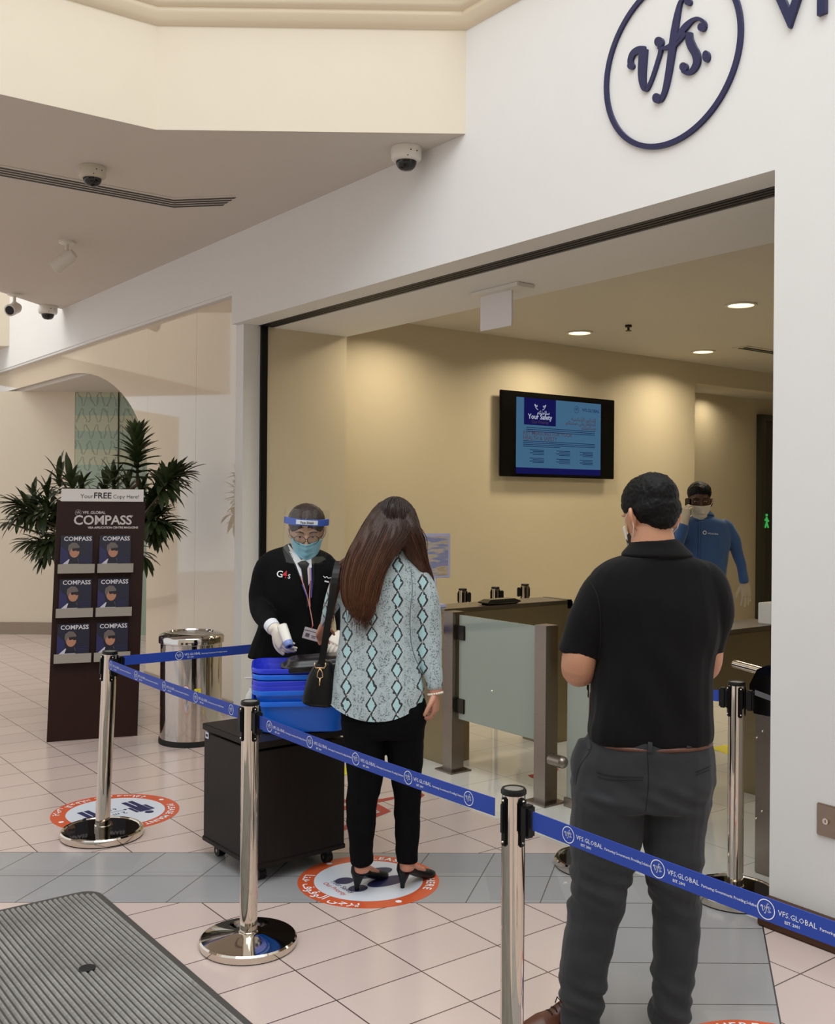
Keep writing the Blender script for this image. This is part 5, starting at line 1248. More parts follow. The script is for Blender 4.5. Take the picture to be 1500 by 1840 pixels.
# feet inside the pumps
hL, tL = atz(641, 1600) * 1, atz(692, 1579) * 1; hR, tR = atz(723, 1596), atz(767, 1583)
def pump(heel_tip, dirv, L_=.215, hh=.058, nm='pump'):
    """heeled court shoe: heel_tip on floor, dirv horizontal direction to the toe"""
    d = Vector(dirv).normalized(); sd = Vector((-d.y, d.x, 0)); mb_ = MB(); seg = 18
    #      along, half width, sole z, top z (back/heel counter high, vamp low)
    st_ = [(-.022, .012, hh + .012, hh + .055), (-.015, .024, hh + .002, hh + .062), (.01, .031, hh - .004, hh + .058), (.045, .032, hh - .010, hh + .040), (.08, .030, hh - .028, hh + .018), (.12, .034, .014, hh - .002), (.15, .040, .003, .046), (.18, .038, .001, .036), (.205, .028, .001, .026), (.225, .010, .003, .014)]
    vs = []; fs = []
    for x, hw, z0, z1 in st_:
        for k_ in range(seg):
            q = 2 * PI * k_ / seg; zz_ = (z0 + z1) / 2 + (z1 - z0) / 2 * math.sin(q); ww = hw * math.cos(q) * (1.0 if math.sin(q) < 0 else .9); vs.append(heel_tip + d * x + sd * ww + UP * zz_)
    n = len(st_)
    for i in range(n - 1):
        for k_ in range(seg): fs.append((i * seg + k_, i * seg + (k_ + 1) % seg, (i + 1) * seg + (k_ + 1) % seg, (i + 1) * seg + k_))
    fs += [tuple(range(seg)), tuple((n - 1) * seg + k_ for k_ in range(seg))]; mb_.add(vs, fs)
    mb_.tube([heel_tip + UP * 0, heel_tip + UP * .02, heel_tip + UP * .04 + d * .004, heel_tip + UP * (hh + .01) + d * .008], [.009, .011, .018, .029], 12)
    return mb_
feet = ((hL, Vector((.55, .84, 0))), (hR, Vector((.62, .78, 0))))
for h_, d_ in feet:
    h_ = Vector((h_.x, h_.y, 0)); loft(mb, [h_ + UP * .10 + d_ * .0, h_ + UP * .075 + d_ * .06, h_ + UP * .04 + d_ * .13], [(.026, .03), (.026, .024), (.03, .012)], (1, 0, 0), 14)
bodyW = volume('body', mb, M['skin'], W.root, .0042, 3)
mb = MB(); W.L(mb, torso, power=2.3); W.L(mb, rarm); W.L(mb, larm); W.L(mb, [(714, 978, .02, 24, 22), (709, 996, 0, 32, 26)])
fw = folds(.012, 7, (1, 1, .4), 3.1)
def blouse_post(p, n_):
    p = fw(p, n_); px_ = (p.x / p.y) * F + 750
    if px_ < 772 and p.z < .95:
        q = (px_ - 677) / 92; zh = HC - (1287 - 34 * q * q - 898) * W.k
        if p.z < zh: p.z = zh + (p.z - zh) * .06
    return p
bl = volume('blouse', mb, M['snake'], W.root, .006, 3, blouse_post)
tb = bvh(bl)
drape('sleeve_seam_shade', tb, [([(738, 1022), (741, 1060), (737, 1100), (738, 1150), (747, 1185), (762, 1212)], 1.4)], (), newmat('seam_shadow', (96, 112, 118), .8)[0], W.root, .001)  # seam line between arm and body, crease shade put into its colour
mb = MB()
for s_ in (hips, lleg, rleg): W.L(mb, s_, power=2.2)
volume('trousers', mb, M['black_denim'], W.root, .0055, 3, folds(.007, 12, (1, 1, 1.3), 9))
for h_, d_ in feet: pump(Vector((h_.x, h_.y, 0)), d_).build('pump_shoe', M['leather_black'], W.root, angle=60)
# pearl bracelet
mb = MB(); cb = P(782, 1246, -.03)
for i in range(18):
    q = 2 * PI * i / 18; mb.sphere(cb + Vector((math.cos(q) * .030, math.sin(q) * .028, .006 * math.cos(q + .5))), .0052, 10, 8)
mb.build('pearl_bracelet', M['pearl'], W.root, smooth=True)
# hair: a cap over the skull, three falling masses and many loose strands
mb = MB()
for c_, r_ in (((0, .014, .150), (.083, .106, .091)), ((0, .03, .11), (.078, .088, .08))): mb.sphere(c_, r_, 28, 18, Hm)
locks = [[(703, 914, .0, 28, 18), (694, 936, -.04, 34, 25), (681, 963, -.08, 36, 26), (664, 1000, -.12, 38, 24), (650, 1040, -.145, 33, 20), (645, 1075, -.15, 27, 14), (646, 1100, -.14, 17, 8), (650, 1112, -.13, 7, 4)],
         [(710, 914, .0, 28, 18), (710, 936, -.04, 33, 25), (705, 960, -.08, 32, 24), (690, 985, -.12, 26, 18), (672, 1030, -.14, 18, 14), (664, 1080, -.14, 14, 9), (662, 1112, -.13, 6, 4)],
         [(716, 914, .0, 26, 18), (724, 936, -.03, 26, 24), (734, 960, -.06, 22, 22), (744, 985, -.05, 20, 20), (755, 1010, -.03, 14, 16), (768, 1035, 0, 9, 10), (776, 1060, .02, 4, 5), (778, 1080, .02, 2, 3)],
         [(732, 935, .03, 10, 26), (748, 965, .05, 14, 26), (756, 1000, .05, 10, 16)],
         [(668, 960, -.02, 16, 24), (640, 1000, -.02, 16, 18), (615, 1022, -.02, 12, 12), (602, 1050, -.04, 8, 8), (597, 1080, -.05, 4, 5), (596, 1105, -.05, 2, 3)]]
for lk in locks: W.L(mb, lk, seg=16)
def hair_post(p, n_):
    q = Vector((p.x * 42, p.y * 42, p.z * 3.2)); return p + n_ * (.006 * noise.noise(q))
hr = volume('long_hair', mb, M['hair_long'], W.root, .0045, 14, hair_post)
mb = MB(); rng = random.Random(3)
def strand_path(spec, u, w_, jit):
    pts = []
    for e in catmull([(a_[0], a_[1], a_[2], a_[3], a_[4]) for a_ in spec], 3):
        an = u; pts.append(P(e[0] + e[3] * math.cos(an) * w_ + jit, e[1], e[2] - abs(math.sin(an)) * e[4] * W.k * w_ - .002))
    return pts
for lk, n_ in ((locks[0], 200), (locks[1], 90), (locks[2], 90), (locks[3], 20), (locks[4], 50)):
    for i in range(n_):
        pts = strand_path(lk, rng.uniform(.02, PI - .02), rng.uniform(.98, 1.12), rng.uniform(-3, 3)); m_ = len(pts)
        end = rng.randint(int(m_ * .75), m_)
        e_ = pts[end - 1] + Vector((rng.uniform(-.014, .012), 0, -rng.uniform(.01, .075))); pts = pts[:end] + [e_]
        mb.tube(pts, [.0018] * (len(pts) - 2) + [.0012, .0003], 4)
mb.build('loose_strands', M['hair_long'], hr, smooth=True, fix=False)
mb = MB()
for lk, n_ in ((locks[0], 40), (locks[1], 16), (locks[2], 22)):
    for i in range(n_):
        pts = strand_path(lk, rng.uniform(.1, PI - .1), rng.uniform(1.0, 1.07), rng.uniform(-2, 2)); a0_ = rng.randint(len(pts) // 4, len(pts) // 2)
        mb.tube(pts[a0_:], [.0003] + [.0013] * (len(pts) - a0_ - 2) + [.0003], 4)
mb.build('light_strands', M['hair_light'], hr, smooth=True, fix=False)
mb = MB()
for i in range(260):
    q = rng.uniform(-.1, PI + .1); wob_ = rng.uniform(-.05, .05); e_ = rng.uniform(1.3, 2.15); off_ = rng.uniform(1.0, 1.035)
    pts = [Hm @ Vector((.083 * off_ * math.sin(u_) * math.cos(q + wob_ * u_), .014 + .106 * off_ * math.sin(u_) * math.sin(q + wob_ * u_), .150 + .091 * off_ * math.cos(u_))) for u_ in [.06 + e_ * k_ / 7 for k_ in range(8)]]
    mb.tube(pts, [.0015] * 7 + [.0004], 4)
mb.build('crown_strands', M['hair_long'], hr, smooth=True, fix=False)

# shoulder bag
bgc = P(570, 1235, .02); bag = thing('handbag', 'small black leather shoulder bag with gold clips at the woman\'s side', 'handbag', bgc)
mb = MB(); W.L(mb, [(584, 1192, -.01, 14, 14), (578, 1215, -.01, 24, 20), (574, 1245, -.01, 29, 24), (572, 1262, -.01, 30, 24)], power=3.2); volume('bag_body', mb, M['leather_black'], bag, .004, 2, folds(.004, 14))
mb = MB(); sp_ = [P(608, 1008, -.02), P(603, 1030, -.08), P(597, 1070, -.10), P(589, 1120, -.10), P(582, 1165, -.09), P(577, 1193, -.07)]
pp = [Vector(q[:3]) for q in smooth_pts([tuple(q) for q in sp_], 4)]; vs = []
for q in pp: vs += [q - Vector((.0145, 0, 0)), q + Vector((.0145, .0, 0)), q + Vector((.0145, .003, 0)), q + Vector((-.0145, .003, 0))]
mb.add(vs, [(i * 4 + k_, i * 4 + (k_ + 1) % 4, i * 4 + 4 + (k_ + 1) % 4, i * 4 + 4 + k_) for i in range(len(pp) - 1) for k_ in range(4)]); mb.build('strap', M['black'], bag)
mb = MB(); r1 = P(575, 1196, -.075)
mb.tube([r1 + Vector((-.022, 0, .012)), r1 + Vector((-.024, 0, 0)), r1 + Vector((-.018, 0, -.010)), r1 + Vector((.018, 0, -.010)), r1 + Vector((.024, 0, 0)), r1 + Vector((.022, 0, .012))], .0028, 8)
mb.tube([r1 + Vector(q) for q in ((0, 0, -.010), (-.010, 0, -.03), (-.012, 0, -.048), (0, 0, -.055), (.012, 0, -.048), (.010, 0, -.03), (0, 0, -.012))], .0024, 8)
mb.tube([r1 + Vector((0, 0, -.055)), r1 + Vector((-.002, 0, -.085))], .0035, 8); mb.build('gold_clip', M['gold'], bag, smooth=True)

# ------------------------------------------------------------------ man in black polo, seen from behind
Mn = Fig(3.28, 'man', 'man from behind in a black polo shirt and charcoal trousers', 1168); P = Mn.P
torso = [(1181, 991, .0, 44, 44), (1180, 998, .0, 60, 48), (1180, 1005, 0, 82, 53), (1179, 1015, 0, 100, 57), (1174, 1034, 0, 114, 62), (1175, 1075, 0, 122, 72), (1181, 1130, 0, 116, 76), (1176, 1190, 0, 106, 77), (1171, 1250, 0, 108, 80), (1167, 1305, 0, 113, 82), (1166, 1325, 0, 112, 80)]
larm = [(1104, 1038, 0, 22, 36), (1083, 1056, 0, 33, 40), (1064, 1092, 0, 36, 42), (1050, 1135, .0, 36, 40), (1041, 1172, .0, 36, 38)]
rarm = [(1242, 1022, 0, 22, 36), (1267, 1044, 0, 36, 40), (1282, 1092, 0, 35, 42), (1279, 1135, .02, 30, 38), (1273, 1162, .03, 27, 34)]
lfore = [(1046, 1150, .0, 30, 32), (1040, 1185, .0, 31, 33), (1040, 1207, .02, 29, 28), (1062, 1196, .12, 24, 24), (1090, 1188, .22, 18, 18), (1112, 1180, .28, 15, 13)]
rfore = [(1276, 1140, .02, 22, 26), (1274, 1180, .03, 24, 28), (1268, 1200, .06, 22, 24), (1250, 1196, .14, 20, 20), (1226, 1186, .23, 17, 17), (1212, 1180, .28, 14, 13)]
hips = [(1166, 1318, 0, 108, 76), (1162, 1350, 0, 118, 82), (1158, 1400, 0, 126, 84), (1155, 1440, 0, 124, 82)]
lleg = [(1094, 1420, 0, 64, 74), (1088, 1500, 0, 65, 66), (1075, 1590, 0, 52, 58), (1066, 1650, 0, 46, 50), (1052, 1720, 0, 44, 47), (1045, 1790, 0, 39, 44), (1042, 1836, 0, 36, 42)]
rleg = [(1214, 1420, 0, 64, 74), (1210, 1500, 0, 55, 64), (1213, 1590, 0, 51, 56), (1215, 1650, 0, 42, 48), (1212, 1720, 0, 39, 45), (1205, 1790, 0, 36, 43), (1204, 1836, 0, 34, 40)]
mb = MB(); Hm = headmat(P(1158, 862, .05), PI + .36, .28, 1.02)
head_mesh(mb, Hm); Mn.L(mb, [(1170, 945, .0, 34, 34), (1172, 964, -.0, 38, 38), (1174, 1000, 0, 44, 42), (1174, 1030, 0, 50, 44)])
for s_ in (torso[5:-1], larm[1:], rarm[1:], hips, lleg, rleg): Mn.L(mb, s_, sc=.86 if s_ not in (lleg, rleg) else .74)
Mn.L(mb, lfore); Mn.L(mb, rfore)
hand(mb, P(1116, 1179, .29), (.75, .4, .25), (0, .5, -.85), 1.05, (.7, .75, .8, .85), .04, .7, 1, .026)
hand(mb, P(1208, 1179, .29), (-.75, .4, .25), (0, .5, -.85), 1.05, (.5, .6, .7, .8), .04, .7, -1, .026)
volume('body', mb, M['skin_tan'], Mn.root, .0042, 3)
mb = MB(); Mn.L(mb, torso, power=2.25); Mn.L(mb, larm); Mn.L(mb, rarm)
po = volume('polo_shirt', mb, M['polo'], Mn.root, .006, 4, lambda p, n_: p + n_ * (noise.noise(Vector((p.x * 9, p.y * 9, p.z * 8 + p.x * 5))) * (.003 + .012 * max(0, min(1, (1.42 - p.z) / .2)))))
mb = MB(); Mn.L(mb, [(1178, 974, .0, 44, 43), (1179, 982, -.001, 51, 47), (1180, 991, -.003, 60, 52), (1180, 997, -.004, 64, 54)], power=2.1, seg=40, level=True); volume('collar', mb, M['polo'], po, .004, 2)
tb = bvh(po); sm_ = newmat('seam_dark', (10, 9, 10), .9)[0]
drape('shoulder_seams', tb, [([(1052, 1036), (1070, 1062), (1078, 1100), (1079, 1150), (1074, 1185)], 1.6), ([(1310, 1062), (1308, 1100), (1300, 1150), (1288, 1168)], 1.4), ([(1112, 999), (1150, 1004), (1190, 1004), (1240, 999)], 2.0), ([(1006, 1164), (1030, 1174), (1072, 1182)], 1.6)], (), sm_, po, .0012)
mb = MB()
for s_ in (hips, lleg, rleg): Mn.L(mb, s_, power=2.2)
Mn.L(mb, [(1050, 1335, .02, 14, 26), (1040, 1372, .02, 15, 30), (1042, 1410, .02, 14, 30)])
def tr_post(p, n_):
    f = folds(.009, 9, (1, 1, 1.2), 2.2); p = f(p, n_)
    kz = math.exp(-((p.z - .48) / .10) ** 2) + 1.1 * math.exp(-((p.z - .12) / .09) ** 2) + .7 * math.exp(-((p.z - .78) / .05) ** 2)
    return p + n_ * (.020 * kz * noise.noise(Vector((p.x * 7, p.y * 7, p.z * 26 + p.x * 9))))
tr = volume('trousers', mb, M['trouser_grey'], Mn.root, .006, 3, tr_post); tb = bvh(tr)
drape('rear_pockets', tb, [([(1072, 1388), (1100, 1395), (1156, 1397)], 2.0), ([(1074, 1396), (1102, 1402), (1155, 1402)], 1.6), ([(1250, 1388), (1278, 1376)], 1.8), ([(1250, 1393), (1279, 1382)], 1.4)], (), newmat('pocket_edge', (24, 24, 26), .9)[0], tr, .0015)
drape('belt_loops', tb, [([(1168, 1330), (1168, 1352)], 8), ([(1236, 1324), (1238, 1344)], 8), ([(1056, 1328), (1058, 1346)], 7)], (), M['trouser_grey'], tr, .006)
drape('seams', tb, [([(1163, 1352), (1165, 1400), (1162, 1440), (1158, 1470)], 1.2), ([(1060, 1350), (1040, 1380), (1034, 1410)], 1.2)], (), sm_, tr, .001)
mb = MB(); Mn.L(mb, [(1166, 1328, 0, 112, 81), (1166, 1332, 0, 112.5, 81.5)], power=2.2, seg=48); volume('leather_belt', mb, M['leather_brown'], Mn.root, .004, 1)
hh = atz(1032, 1848); hh = Vector((hh.x, hh.y, 0))
for (heel, toe) in ((Vector((.555, 3.37, 0)), Vector((.343, 3.27, 0))), (Vector((.83, 3.27, 0)), Vector((.87, 3.53, 0)))):
    mb = MB(); shoe(mb, heel, toe, 1.0, .075, .047); sh_ = volume('leather_shoe', mb, M['leather_brown'], Mn.root, .004, 2)
    d = (toe - heel).normalized(); sd = Vector((-d.y, d.x, 0)); mb = MB()
    for k_ in range(4): c_ = heel + d * (.075 + .018 * k_) + UP * (.074 - .006 * k_); mb.tube([c_ - sd * .018 - UP * .006, c_ + UP * .003, c_ + sd * .018 - UP * .006], .0022, 6)
    c_ = heel + d * .085 + UP * .078; mb.tube([c_, c_ + sd * .022 + UP * .003, c_ + sd * .036 - UP * .02], .002, 6); mb.tube([c_, c_ - sd * .022 + UP * .004, c_ - sd * .034 - UP * .02], .002, 6)
    mb.build('laces', M['black'], sh_, smooth=True)
mb = cap_hair(Hm, (((0, .012, .163), (.083, .106, .084)), ((0, .036, .125), (.0785, .078, .062)), ((0, .056, .088), (.05, .044, .036))))
def hp(p, n_): return p + n_ * (.003 * noise.noise(p * 30) + .003 * noise.noise(p * 110))
volume('short_hair', mb, M['hair'], Mn.root, .0042, 1, hp)
mask_mesh(Hm, M['mask_white'], Mn.root)
# beard shadow along the jaw
mb = MB(); mb.sphere((0, -.046, .048), (.062, .050, .044), 20, 14, Hm); volume('beard', mb, newmat('beard_dark', (40, 30, 27), .9)[0], Mn.root, .005, 1, hp)
ph = P(1160, 1168, .38); t_ = MB(); t_.box(ph, (.15, .01, .075), .1, bev=.004); o_ = t_.build('mobile_phone', M['black_gloss']); tag(o_, 'dark phone held in front of the man in black', 'phone')

# ------------------------------------------------------------------ security officer with visor
Of = Fig(5.3, 'officer', 'officer in black suit, tie, blue mask and face shield holding a thermometer', 535); P = Of.P
torso = [(538, 982, .045, 26, 17), (537, 987, .035, 40, 22), (535, 993, .02, 56, 27), (534, 1004, .01, 67, 33), (534, 1028, 0, 70, 38), (532, 1070, 0, 68, 42), (530, 1115, 0, 64, 42), (528, 1150, 0, 72, 44), (526, 1180, 0, 82, 46)]
ra = [(494, 1006, 0, 15, 22), (478, 1018, 0, 20, 24), (469, 1055, -.01, 21, 24), (468, 1088, -.04, 20, 22), (479, 1112, -.16, 17, 19), (490, 1127, -.27, 13.5, 14)]
la = [(586, 1012, 0, 16, 22), (598, 1028, 0, 19, 24), (609, 1060, -.01, 18, 22), (616, 1095, -.03, 17, 20), (618, 1118, -.07, 15, 17), (616, 1134, -.10, 12, 12)]
hips = [(526, 1150, 0, 60, 40), (526, 1190, .01, 66, 44), (526, 1230, .01, 64, 44)]
lg1 = [(492, 1225, .01, 34, 40), (490, 1300, .01, 30, 34), (490, 1370, .01, 24, 26), (492, 1440, .02, 20, 22), (492, 1478, .02, 20, 22)]
lg2 = [(560, 1225, .01, 34, 40), (560, 1300, .01, 30, 34), (560, 1370, .01, 24, 26), (560, 1440, .02, 20, 22), (560, 1478, .02, 20, 22)]
mb = MB(); Hm = headmat(P(551, 911.5, -.055), .10, .32, 1.09)
head_mesh(mb, Hm); Of.L(mb, [(548, 968, .035, 19, 19), (543, 990, .035, 20, 20), (538, 1005, .02, 34, 26)])
for s_ in (torso[5:], ra[1:], la[1:], hips, lg1, lg2): Of.L(mb, s_, sc=.84)
for x in (490, 560): q = P(x, 1480, .02); shoe(mb, (q.x, q.y + .06, 0), (q.x, q.y - .19, 0), .95)
bodyO = volume('body', mb, newmat('skin_light', (206, 164, 142), .5)[0], Of.root, .0045, 3)
mb = MB()
wr_ = P(493, 1131, -.30); hd_ = (P(513, 1163, -.38) - wr_); hand(mb, wr_ + hd_.normalized() * .012, hd_, (-.75, -.65, .15), 1.05, (.85, .7, .55, .4), .06, .9, 1, .027)
Of.L(mb, [(489, 1124, -.27, 12, 12), (494, 1132, -.30, 11, 11)])
volume('right_glove', mb, M['glove'], Of.root, .0032, 2)
mb = MB(); wl = P(615, 1137, -.11); hand(mb, wl, (-.35, -.5, -.45), (.2, -.6, .6), .95, (.5, .6, .6, .6), .05, .6, -1, .024); volume('left_glove', mb, M['glove'], Of.root, .0032, 2)
mb = MB(); Of.L(mb, torso, power=2.3); Of.L(mb, ra); Of.L(mb, la)
jk = volume('suit_jacket', mb, M['suit'], Of.root, .006, 3, folds(.010, 8, (1, 1, .8), 1))
mb = MB()
for s_ in (hips, lg1, lg2): Of.L(mb, s_)
volume('trousers', mb, M['black_denim'], Of.root, .007, 3)
for x in (490, 560): q = P(x, 1480, .02); mb = MB(); shoe(mb, (q.x, q.y + .065, 0), (q.x, q.y - .2, 0), 1.05); mb.build('leather_shoe', M['leather_black'], Of.root, smooth=True)
mb = MB(); q0_, q1_ = P(486.5, 1122, -.262), P(492, 1129.5, -.29); mb.tube([q0_, q1_], [.0375, .0365], 24); mb.build('shirt_cuff', M['shirt_white'], Of.root, angle=40)
tb = bvh(jk)
cx_ = 0
drape('charcoal_collar', tb, (), [[(513, 980), (527, 1003), (524, 998), (518, 990), (509, 983)], [(509, 984), (517, 979), (528, 1004), (523, 1002)], [(561, 1000), (580, 1000), (586, 1005), (572, 1012), (560, 1012)]], M['lapel'], jk, .004)
drape('shirt_front', tb, (), [[(517, 977), (524, 985), (541, 1006), (551, 1003), (559, 1000), (560, 1018), (560, 1040), (550, 1060), (541, 1040), (532, 1016), (520, 992)]], M['shirt_white'], Of.root, .004)
mb = MB(); Of.L(mb, [(541, 992, .04, 21, 19), (540, 1000, .035, 24, 21)], seg=30); volume('shirt_collar', mb, M['shirt_white'], Of.root, .004, 1)
drape('tie', tb, (), [[(534, 1012), (541, 1008), (549, 1007), (556, 1013), (552, 1021), (554, 1050), (551, 1075), (545, 1050), (541, 1022)]], M['tie'], Of.root, .009)
drape('lapels', tb, [([(519, 992), (531, 1018), (541, 1042), (549, 1062), (552, 1090)], 1.6), ([(562, 1012), (563, 1045), (556, 1075), (552, 1092)], 1.4)], (), newmat('lapel_edge', (30, 30, 32), .8)[0], jk, .005)
ly1 = drape('lanyard', tb, [([(540, 1035), (545, 1050), (552, 1072), (556, 1090), (560, 1110), (562, 1125)], 1.8), ([(556, 1020), (557, 1050), (556, 1072), (557, 1090)], 1.8)], (), newmat('lanyard_pink', (206, 140, 128), .6)[0], Of.root, .011)
drape('lanyard_blue_edge', tb, [([(543, 1050), (549, 1066), (552, 1074)], 1.8), ([(559, 1020), (560, 1050), (559, 1074)], 2.2)], (), newmat('lanyard_blue', (70, 66, 150), .6)[0], ly1, .0125)
bd = P(560, 1140, -.20); mb = MB(); bm_ = Matrix.Translation(bd) @ Matrix.Rotation(.26, 4, 'Y') @ Matrix.Rotation(-.15, 4, 'X'); mb.box((0, 0, 0), (.085, .004, .058), mat=bm_, bev=.002); badge = mb.build('id_badge', newmat('badge', (170, 160, 164), .25)[0], Of.root)
mb = MB(); mb.box((0, -.0026, .014), (.08, .0012, .003), mat=bm_); mb.box((-.02, -.0026, -.008), (.02, .0012, .018), mat=bm_); mb.box((.012, -.0026, -.006), (.025, .0012, .003), mat=bm_); mb.box((.012, -.0026, -.014), (.02, .0012, .003), mat=bm_); mb.build('badge_print', newmat('badge_ink', (74, 70, 78), .5)[0], badge)
mb = MB(); mb.tube([P(561.5, 1123, -.16), bd + UP * .03], .0016, 6); mb.build('badge_cord', M['ink_red'], badge)
# badge on the breast: white G, red 4, white s marks
bw_ = drape('badge_white', tb, (), (), M['ink_white'], jk, .003, texts=[('G', 502, 1037, 17, .12, 'CENTER'), ('S', 519, 1039.5, 11, .12, 'CENTER')])
drape('badge_red', tb, (), (), newmat('badge_red_ink', (196, 36, 44), .5)[0], jk, .0034, texts=[('4', 511, 1038.5, 19, .12, 'CENTER')])
drape('embroidered_name', tb, [([(581, 1035), (584, 1038), (587, 1036), (590, 1039), (594, 1038), (598, 1040)], 1.3), ([(583, 1044), (591, 1046)], 2.6)], (), M['ink_white'], jk, .003)
mb = cap_hair(Hm, (((0, .016, .160), (.088, .106, .080)), ((0, .05, .12), (.082, .07, .07)))); volume('pinned_hair', mb, M['hair_brown'], Of.root, .0045, 1, lambda p, n_: p + n_ * .002 * noise.noise(p * 60))
mask_mesh(Hm, M['mask_blue'], Of.root, z0=-.016, z1=.094); eyes(Hm, Of.root, (58, 42, 36), False)
# glasses
mb = MB()
for sx in (-1, 1):
    pts = [Hm @ Vector((sx * .031 + .0265 * math.cos(q) * 1.0, -.108 + .012 * abs(math.cos(q)) * (1 if math.cos(q) * sx > 0 else 0), .108 + .0195 * math.sin(q))) for q in [2 * PI * k_ / 20 for k_ in range(21)]]
    mb.tube(pts, .0016, 6); mb.tube([Hm @ Vector((sx * .055, -.097, .114)), Hm @ Vector((sx * .077, -.06, .114)), Hm @ Vector((sx * .080, .01, .118))], .0015, 6)
mb.tube([Hm @ Vector((-.008, -.110, .113)), Hm @ Vector((0, -.113, .116)), Hm @ Vector((.008, -.110, .113))], .0015, 6); mb.build('glasses', M['black'], Of.root, smooth=True)
# face shield: foam band, label, clear film
Hs = Matrix.Translation(Hm @ Vector((0, 0, .165))) @ Matrix.Rotation(.12, 4, 'Z') @ Matrix.Rotation(.06, 4, 'X') @ Matrix.Rotation(.05, 4, 'Y') @ Matrix.Scale(1.06, 4) @ Matrix.Translation((0, 0, -.175))
def arcpt(an, z, r_=1.0, ry=.122, rx=.103): return Hs @ Vector((math.sin(an) * rx * r_, .01 - math.cos(an) * ry * r_, z))
mb = MB(); K = 28; vs = []
for i in range(K + 1):
    an = (i / K - .5) * 2 * 1.45
    for r_, z in ((.93, .160), (1.06, .160), (1.06, .190), (.93, .190)): vs.append(arcpt(an, z, r_))
mb.add(vs, [(i * 4 + k_, i * 4 + (k_ + 1) % 4, i * 4 + 4 + (k_ + 1) % 4, i * 4 + 4 + k_) for i in range(K) for k_ in range(4)] + [(0, 1, 2, 3), (K * 4 + 3, K * 4 + 2, K * 4 + 1, K * 4)]); fsd = mb.build('face_shield_band', M['blue_shield'], Of.root)
mb = MB(); vs = []
for i in range(13): an = (i / 12 - .5) * .95; vs += [arcpt(an, .166, 1.09), arcpt(an, .187, 1.09)]
mb.add(vs, [(i * 2, i * 2 + 2, i * 2 + 3, i * 2 + 1) for i in range(12)]); lbl = mb.build('band_label', M['decal_white'], fsd)
mb = MB(); g = lambda x, y, h=0: arcpt(x / .125, .1685 + y, 1.1); put_text(mb, g, 'Face Shield', 0, .002, .0155, bold=.02); mb.build('label_text', M['ink_black'], lbl)
mb = MB(); vs = []; fs = []; KZ = 8
for j in range(KZ + 1):
    z = .238 - j / KZ * .26
    for i in range(K + 1):
        an = (i / K - .5) * 2 * (1.35 - .0 * j - (.25 if j == KZ else 0)); vs.append(arcpt(an, z, 1.075 + .02 * j / KZ))
mb.add(vs, [(j * (K + 1) + i, j * (K + 1) + i + 1, (j + 1) * (K + 1) + i + 1, (j + 1) * (K + 1) + i) for j in range(KZ) for i in range(K)]); mb.build('clear_visor', M['visor'], fsd, smooth=True)
# infrared thermometer in the hand
a_ = P(507, 1126, -.36); b_ = P(518.5, 1158, -.42); tm = thing('thermometer', 'white forehead thermometer with a blue nose in the gloved hand', 'thermometer', (a_ + b_) / 2); d = (b_ - a_).normalized()
mb = MB(); loft(mb, [a_, a_.lerp(b_, .5), b_ - d * .01], [(.025, .02), (.024, .02), (.022, .019)], (1, 0, 0), 20, 4, 3.0); mb.build('body', M['white_plastic'], tm, smooth=True)
mb = MB(); mb.tube([b_ - d * .014, b_ + d * .004, b_ + d * .012], [.0235, .023, .018], 24); mb.build('nose_ring', newmat('periwinkle', (128, 146, 206), .35)[0], tm, angle=40)
mb = MB(); mb.tube([b_ + d * .010, b_ + d * .0135], [.008, .008], 16); mb.build('sensor', M['black'], tm)

# ------------------------------------------------------------------ far man on the phone
Fm = Fig(7.2, 'far man', 'man in blue shirt and white mask on the phone inside the shop', 1262); P = Fm.P
torso = [(1261, 927, .01, 14, 14), (1262, 932, 0, 27, 18), (1264, 938, 0, 40, 22), (1265, 946, 0, 46, 24), (1267, 965, 0, 46, 27), (1268, 1000, 0, 40, 28), (1268, 1032, 0, 36, 28), (1268, 1058, 0, 37, 28)]
la = [(1300, 941, 0, 9, 13), (1309, 949, 0, 11.5, 14), (1318, 970, 0, 12, 14), (1325, 995, .0, 10, 12), (1331, 1015, -.02, 9, 10), (1337, 1045, -.04, 8, 8.5)]
ra = [(1226, 946, 0, 12, 14), (1217, 968, -.04, 11.5, 13), (1214, 984, -.10, 11, 11.5), (1222, 965, -.17, 9.5, 9.5), (1229, 945, -.19, 8, 8)]
hips = [(1268, 1040, 0, 34, 27), (1267, 1075, 0, 37, 29), (1266, 1110, 0, 36, 28)]
l1 = [(1248, 1105, 0, 18, 22), (1240, 1170, 0, 17, 19), (1232, 1240, 0, 14, 15), (1228, 1320, 0, 12, 13)]; l2 = [(1276, 1105, 0, 18, 22), (1268, 1170, 0, 17, 19), (1262, 1240, 0, 14, 15), (1258, 1320, 0, 12, 13)]
mb = MB(); Hm = headmat(P(1257, 869.5), -.18, .10, 1.02); head_mesh(mb, Hm); Fm.L(mb, [(1259, 905, .01, 14, 15), (1261, 930, .01, 15, 15)])
for s_ in (torso[3:], la[1:], ra, hips, l1, l2): Fm.L(mb, s_, sc=.84)
for x in (1228, 1258): q = P(x, 1325); shoe(mb, (q.x, q.y + .06, 0), (q.x, q.y - .2, 0), 1.0)
volume('body', mb, M['skin_dark'], Fm.root, .0055, 3)
mb = MB(); hand(mb, P(1338, 1047, -.04), (.12, -.05, -1), (.3, -.9, .1), 1.05, (.12, .1, .12, .2), .22, .3, 1, .026); Fm.L(mb, [(1337, 1043, -.04, 6.5, 6.5), (1338, 1050, -.04, 6.2, 5)]); volume('gloved_hand', mb, M['glove_shaded'], Fm.root, .0035, 2)
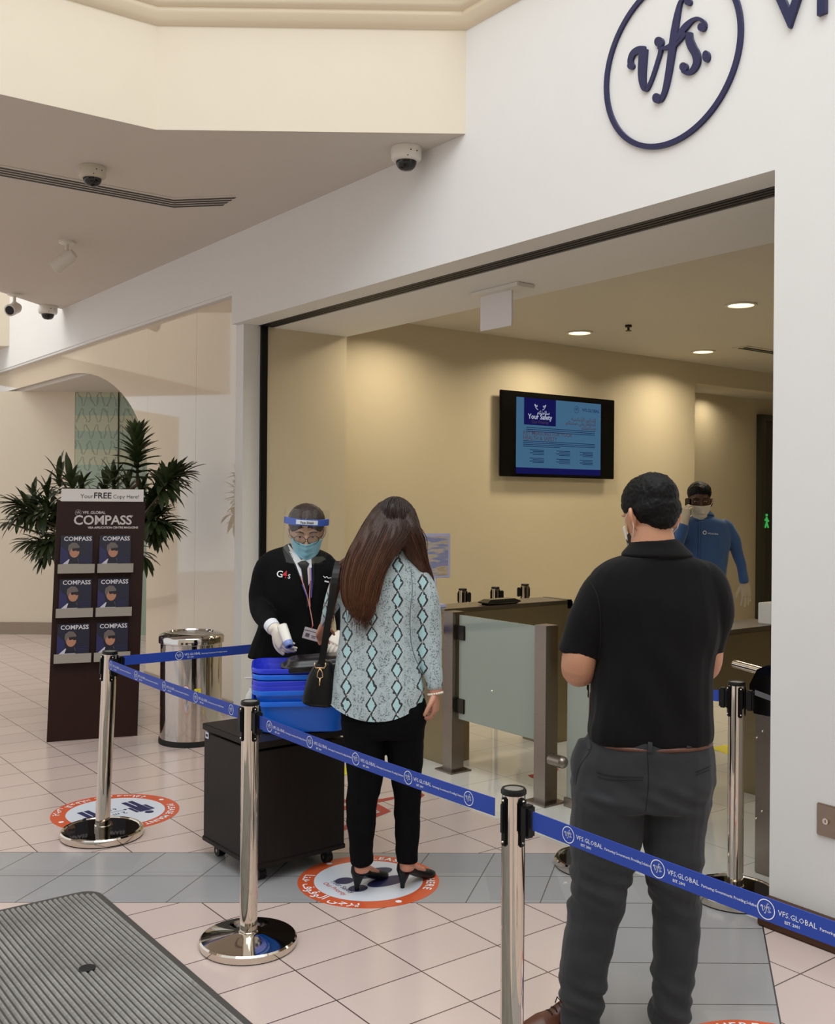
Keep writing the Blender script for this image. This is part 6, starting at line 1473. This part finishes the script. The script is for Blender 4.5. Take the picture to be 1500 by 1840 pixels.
mb = MB(); hand(mb, P(1230, 938, -.19), (.12, .1, 1), (-.8, -.5, 0), 1.05, (.9, .9, .9, .9), .04, .8, -1, .026); Fm.L(mb, [(1229, 944, -.19, 6.5, 6.5), (1230, 936, -.19, 6.5, 6)]); volume('gloved_hand', mb, M['glove_shaded'], Fm.root, .0035, 2)
mb = MB(); Fm.L(mb, torso, power=2.3); Fm.L(mb, la); Fm.L(mb, ra); sh = volume('blue_shirt', mb, M['blue_shirt'], Fm.root, .006, 3, folds(.010, 8, (1, 1, .7), 8))
tb = bvh(sh); drape('placket', tb, [([(1254, 936), (1254, 970), (1253, 1010), (1253, 1045)], 1.0), ([(1258, 936), (1258, 970), (1257, 1010), (1257, 1045)], .6)], (), newmat('placket_line', (44, 62, 98), .8)[0], sh, .002)
drape('collar_points', tb, (), [[(1262, 930), (1276, 921), (1281, 929), (1268, 931)], [(1246, 930), (1252, 928), (1256, 936), (1249, 933)]], newmat('collar_blue', (78, 108, 158), .8)[0], sh, .008)
mb = MB(); Fm.L(mb, [(1260, 924, .01, 18, 17), (1262, 931, .0, 22, 19)], seg=28); volume('collar', mb, M['blue_shirt'], sh, .005, 1)
tb = bvh(sh); drape('embroidered_logo', tb, [([(1266 + 3 * math.cos(q), 957 + 3 * math.sin(q)) for q in [2 * PI * k_ / 8 for k_ in range(9)]], 1.3)], (), M['ink_white'], sh, .004, texts=[('VFS.GLOBAL', 1271, 959.5, 3.6, .08, 'LEFT')])
mb = MB()
for s_ in (hips, l1, l2): Fm.L(mb, s_)
volume('trousers', mb, M['black_denim'], Fm.root, .008, 3)
for x in (1228, 1258): q = P(x, 1325); mb = MB(); shoe(mb, (q.x, q.y + .065, 0), (q.x, q.y - .21, 0), 1.1); mb.build('leather_shoe', M['leather_black'], Fm.root, smooth=True)
mb = cap_hair(Hm, (((0, .016, .172), (.082, .106, .076)), ((0, .04, .12), (.076, .075, .07)))); volume('short_hair', mb, M['hair'], Fm.root, .005, 1, hp)
mask_mesh(Hm, M['mask_white'], Fm.root); eyes(Hm, Fm.root, (16, 10, 8), True)
ph = P(1236, 911, -.08); t_ = MB(); t_.box(ph, (.014, .065, .12), .35, bev=.005); o_ = t_.build('mobile_phone', M['black_gloss']); tag(o_, 'black phone held to the ear of the man in blue', 'phone')
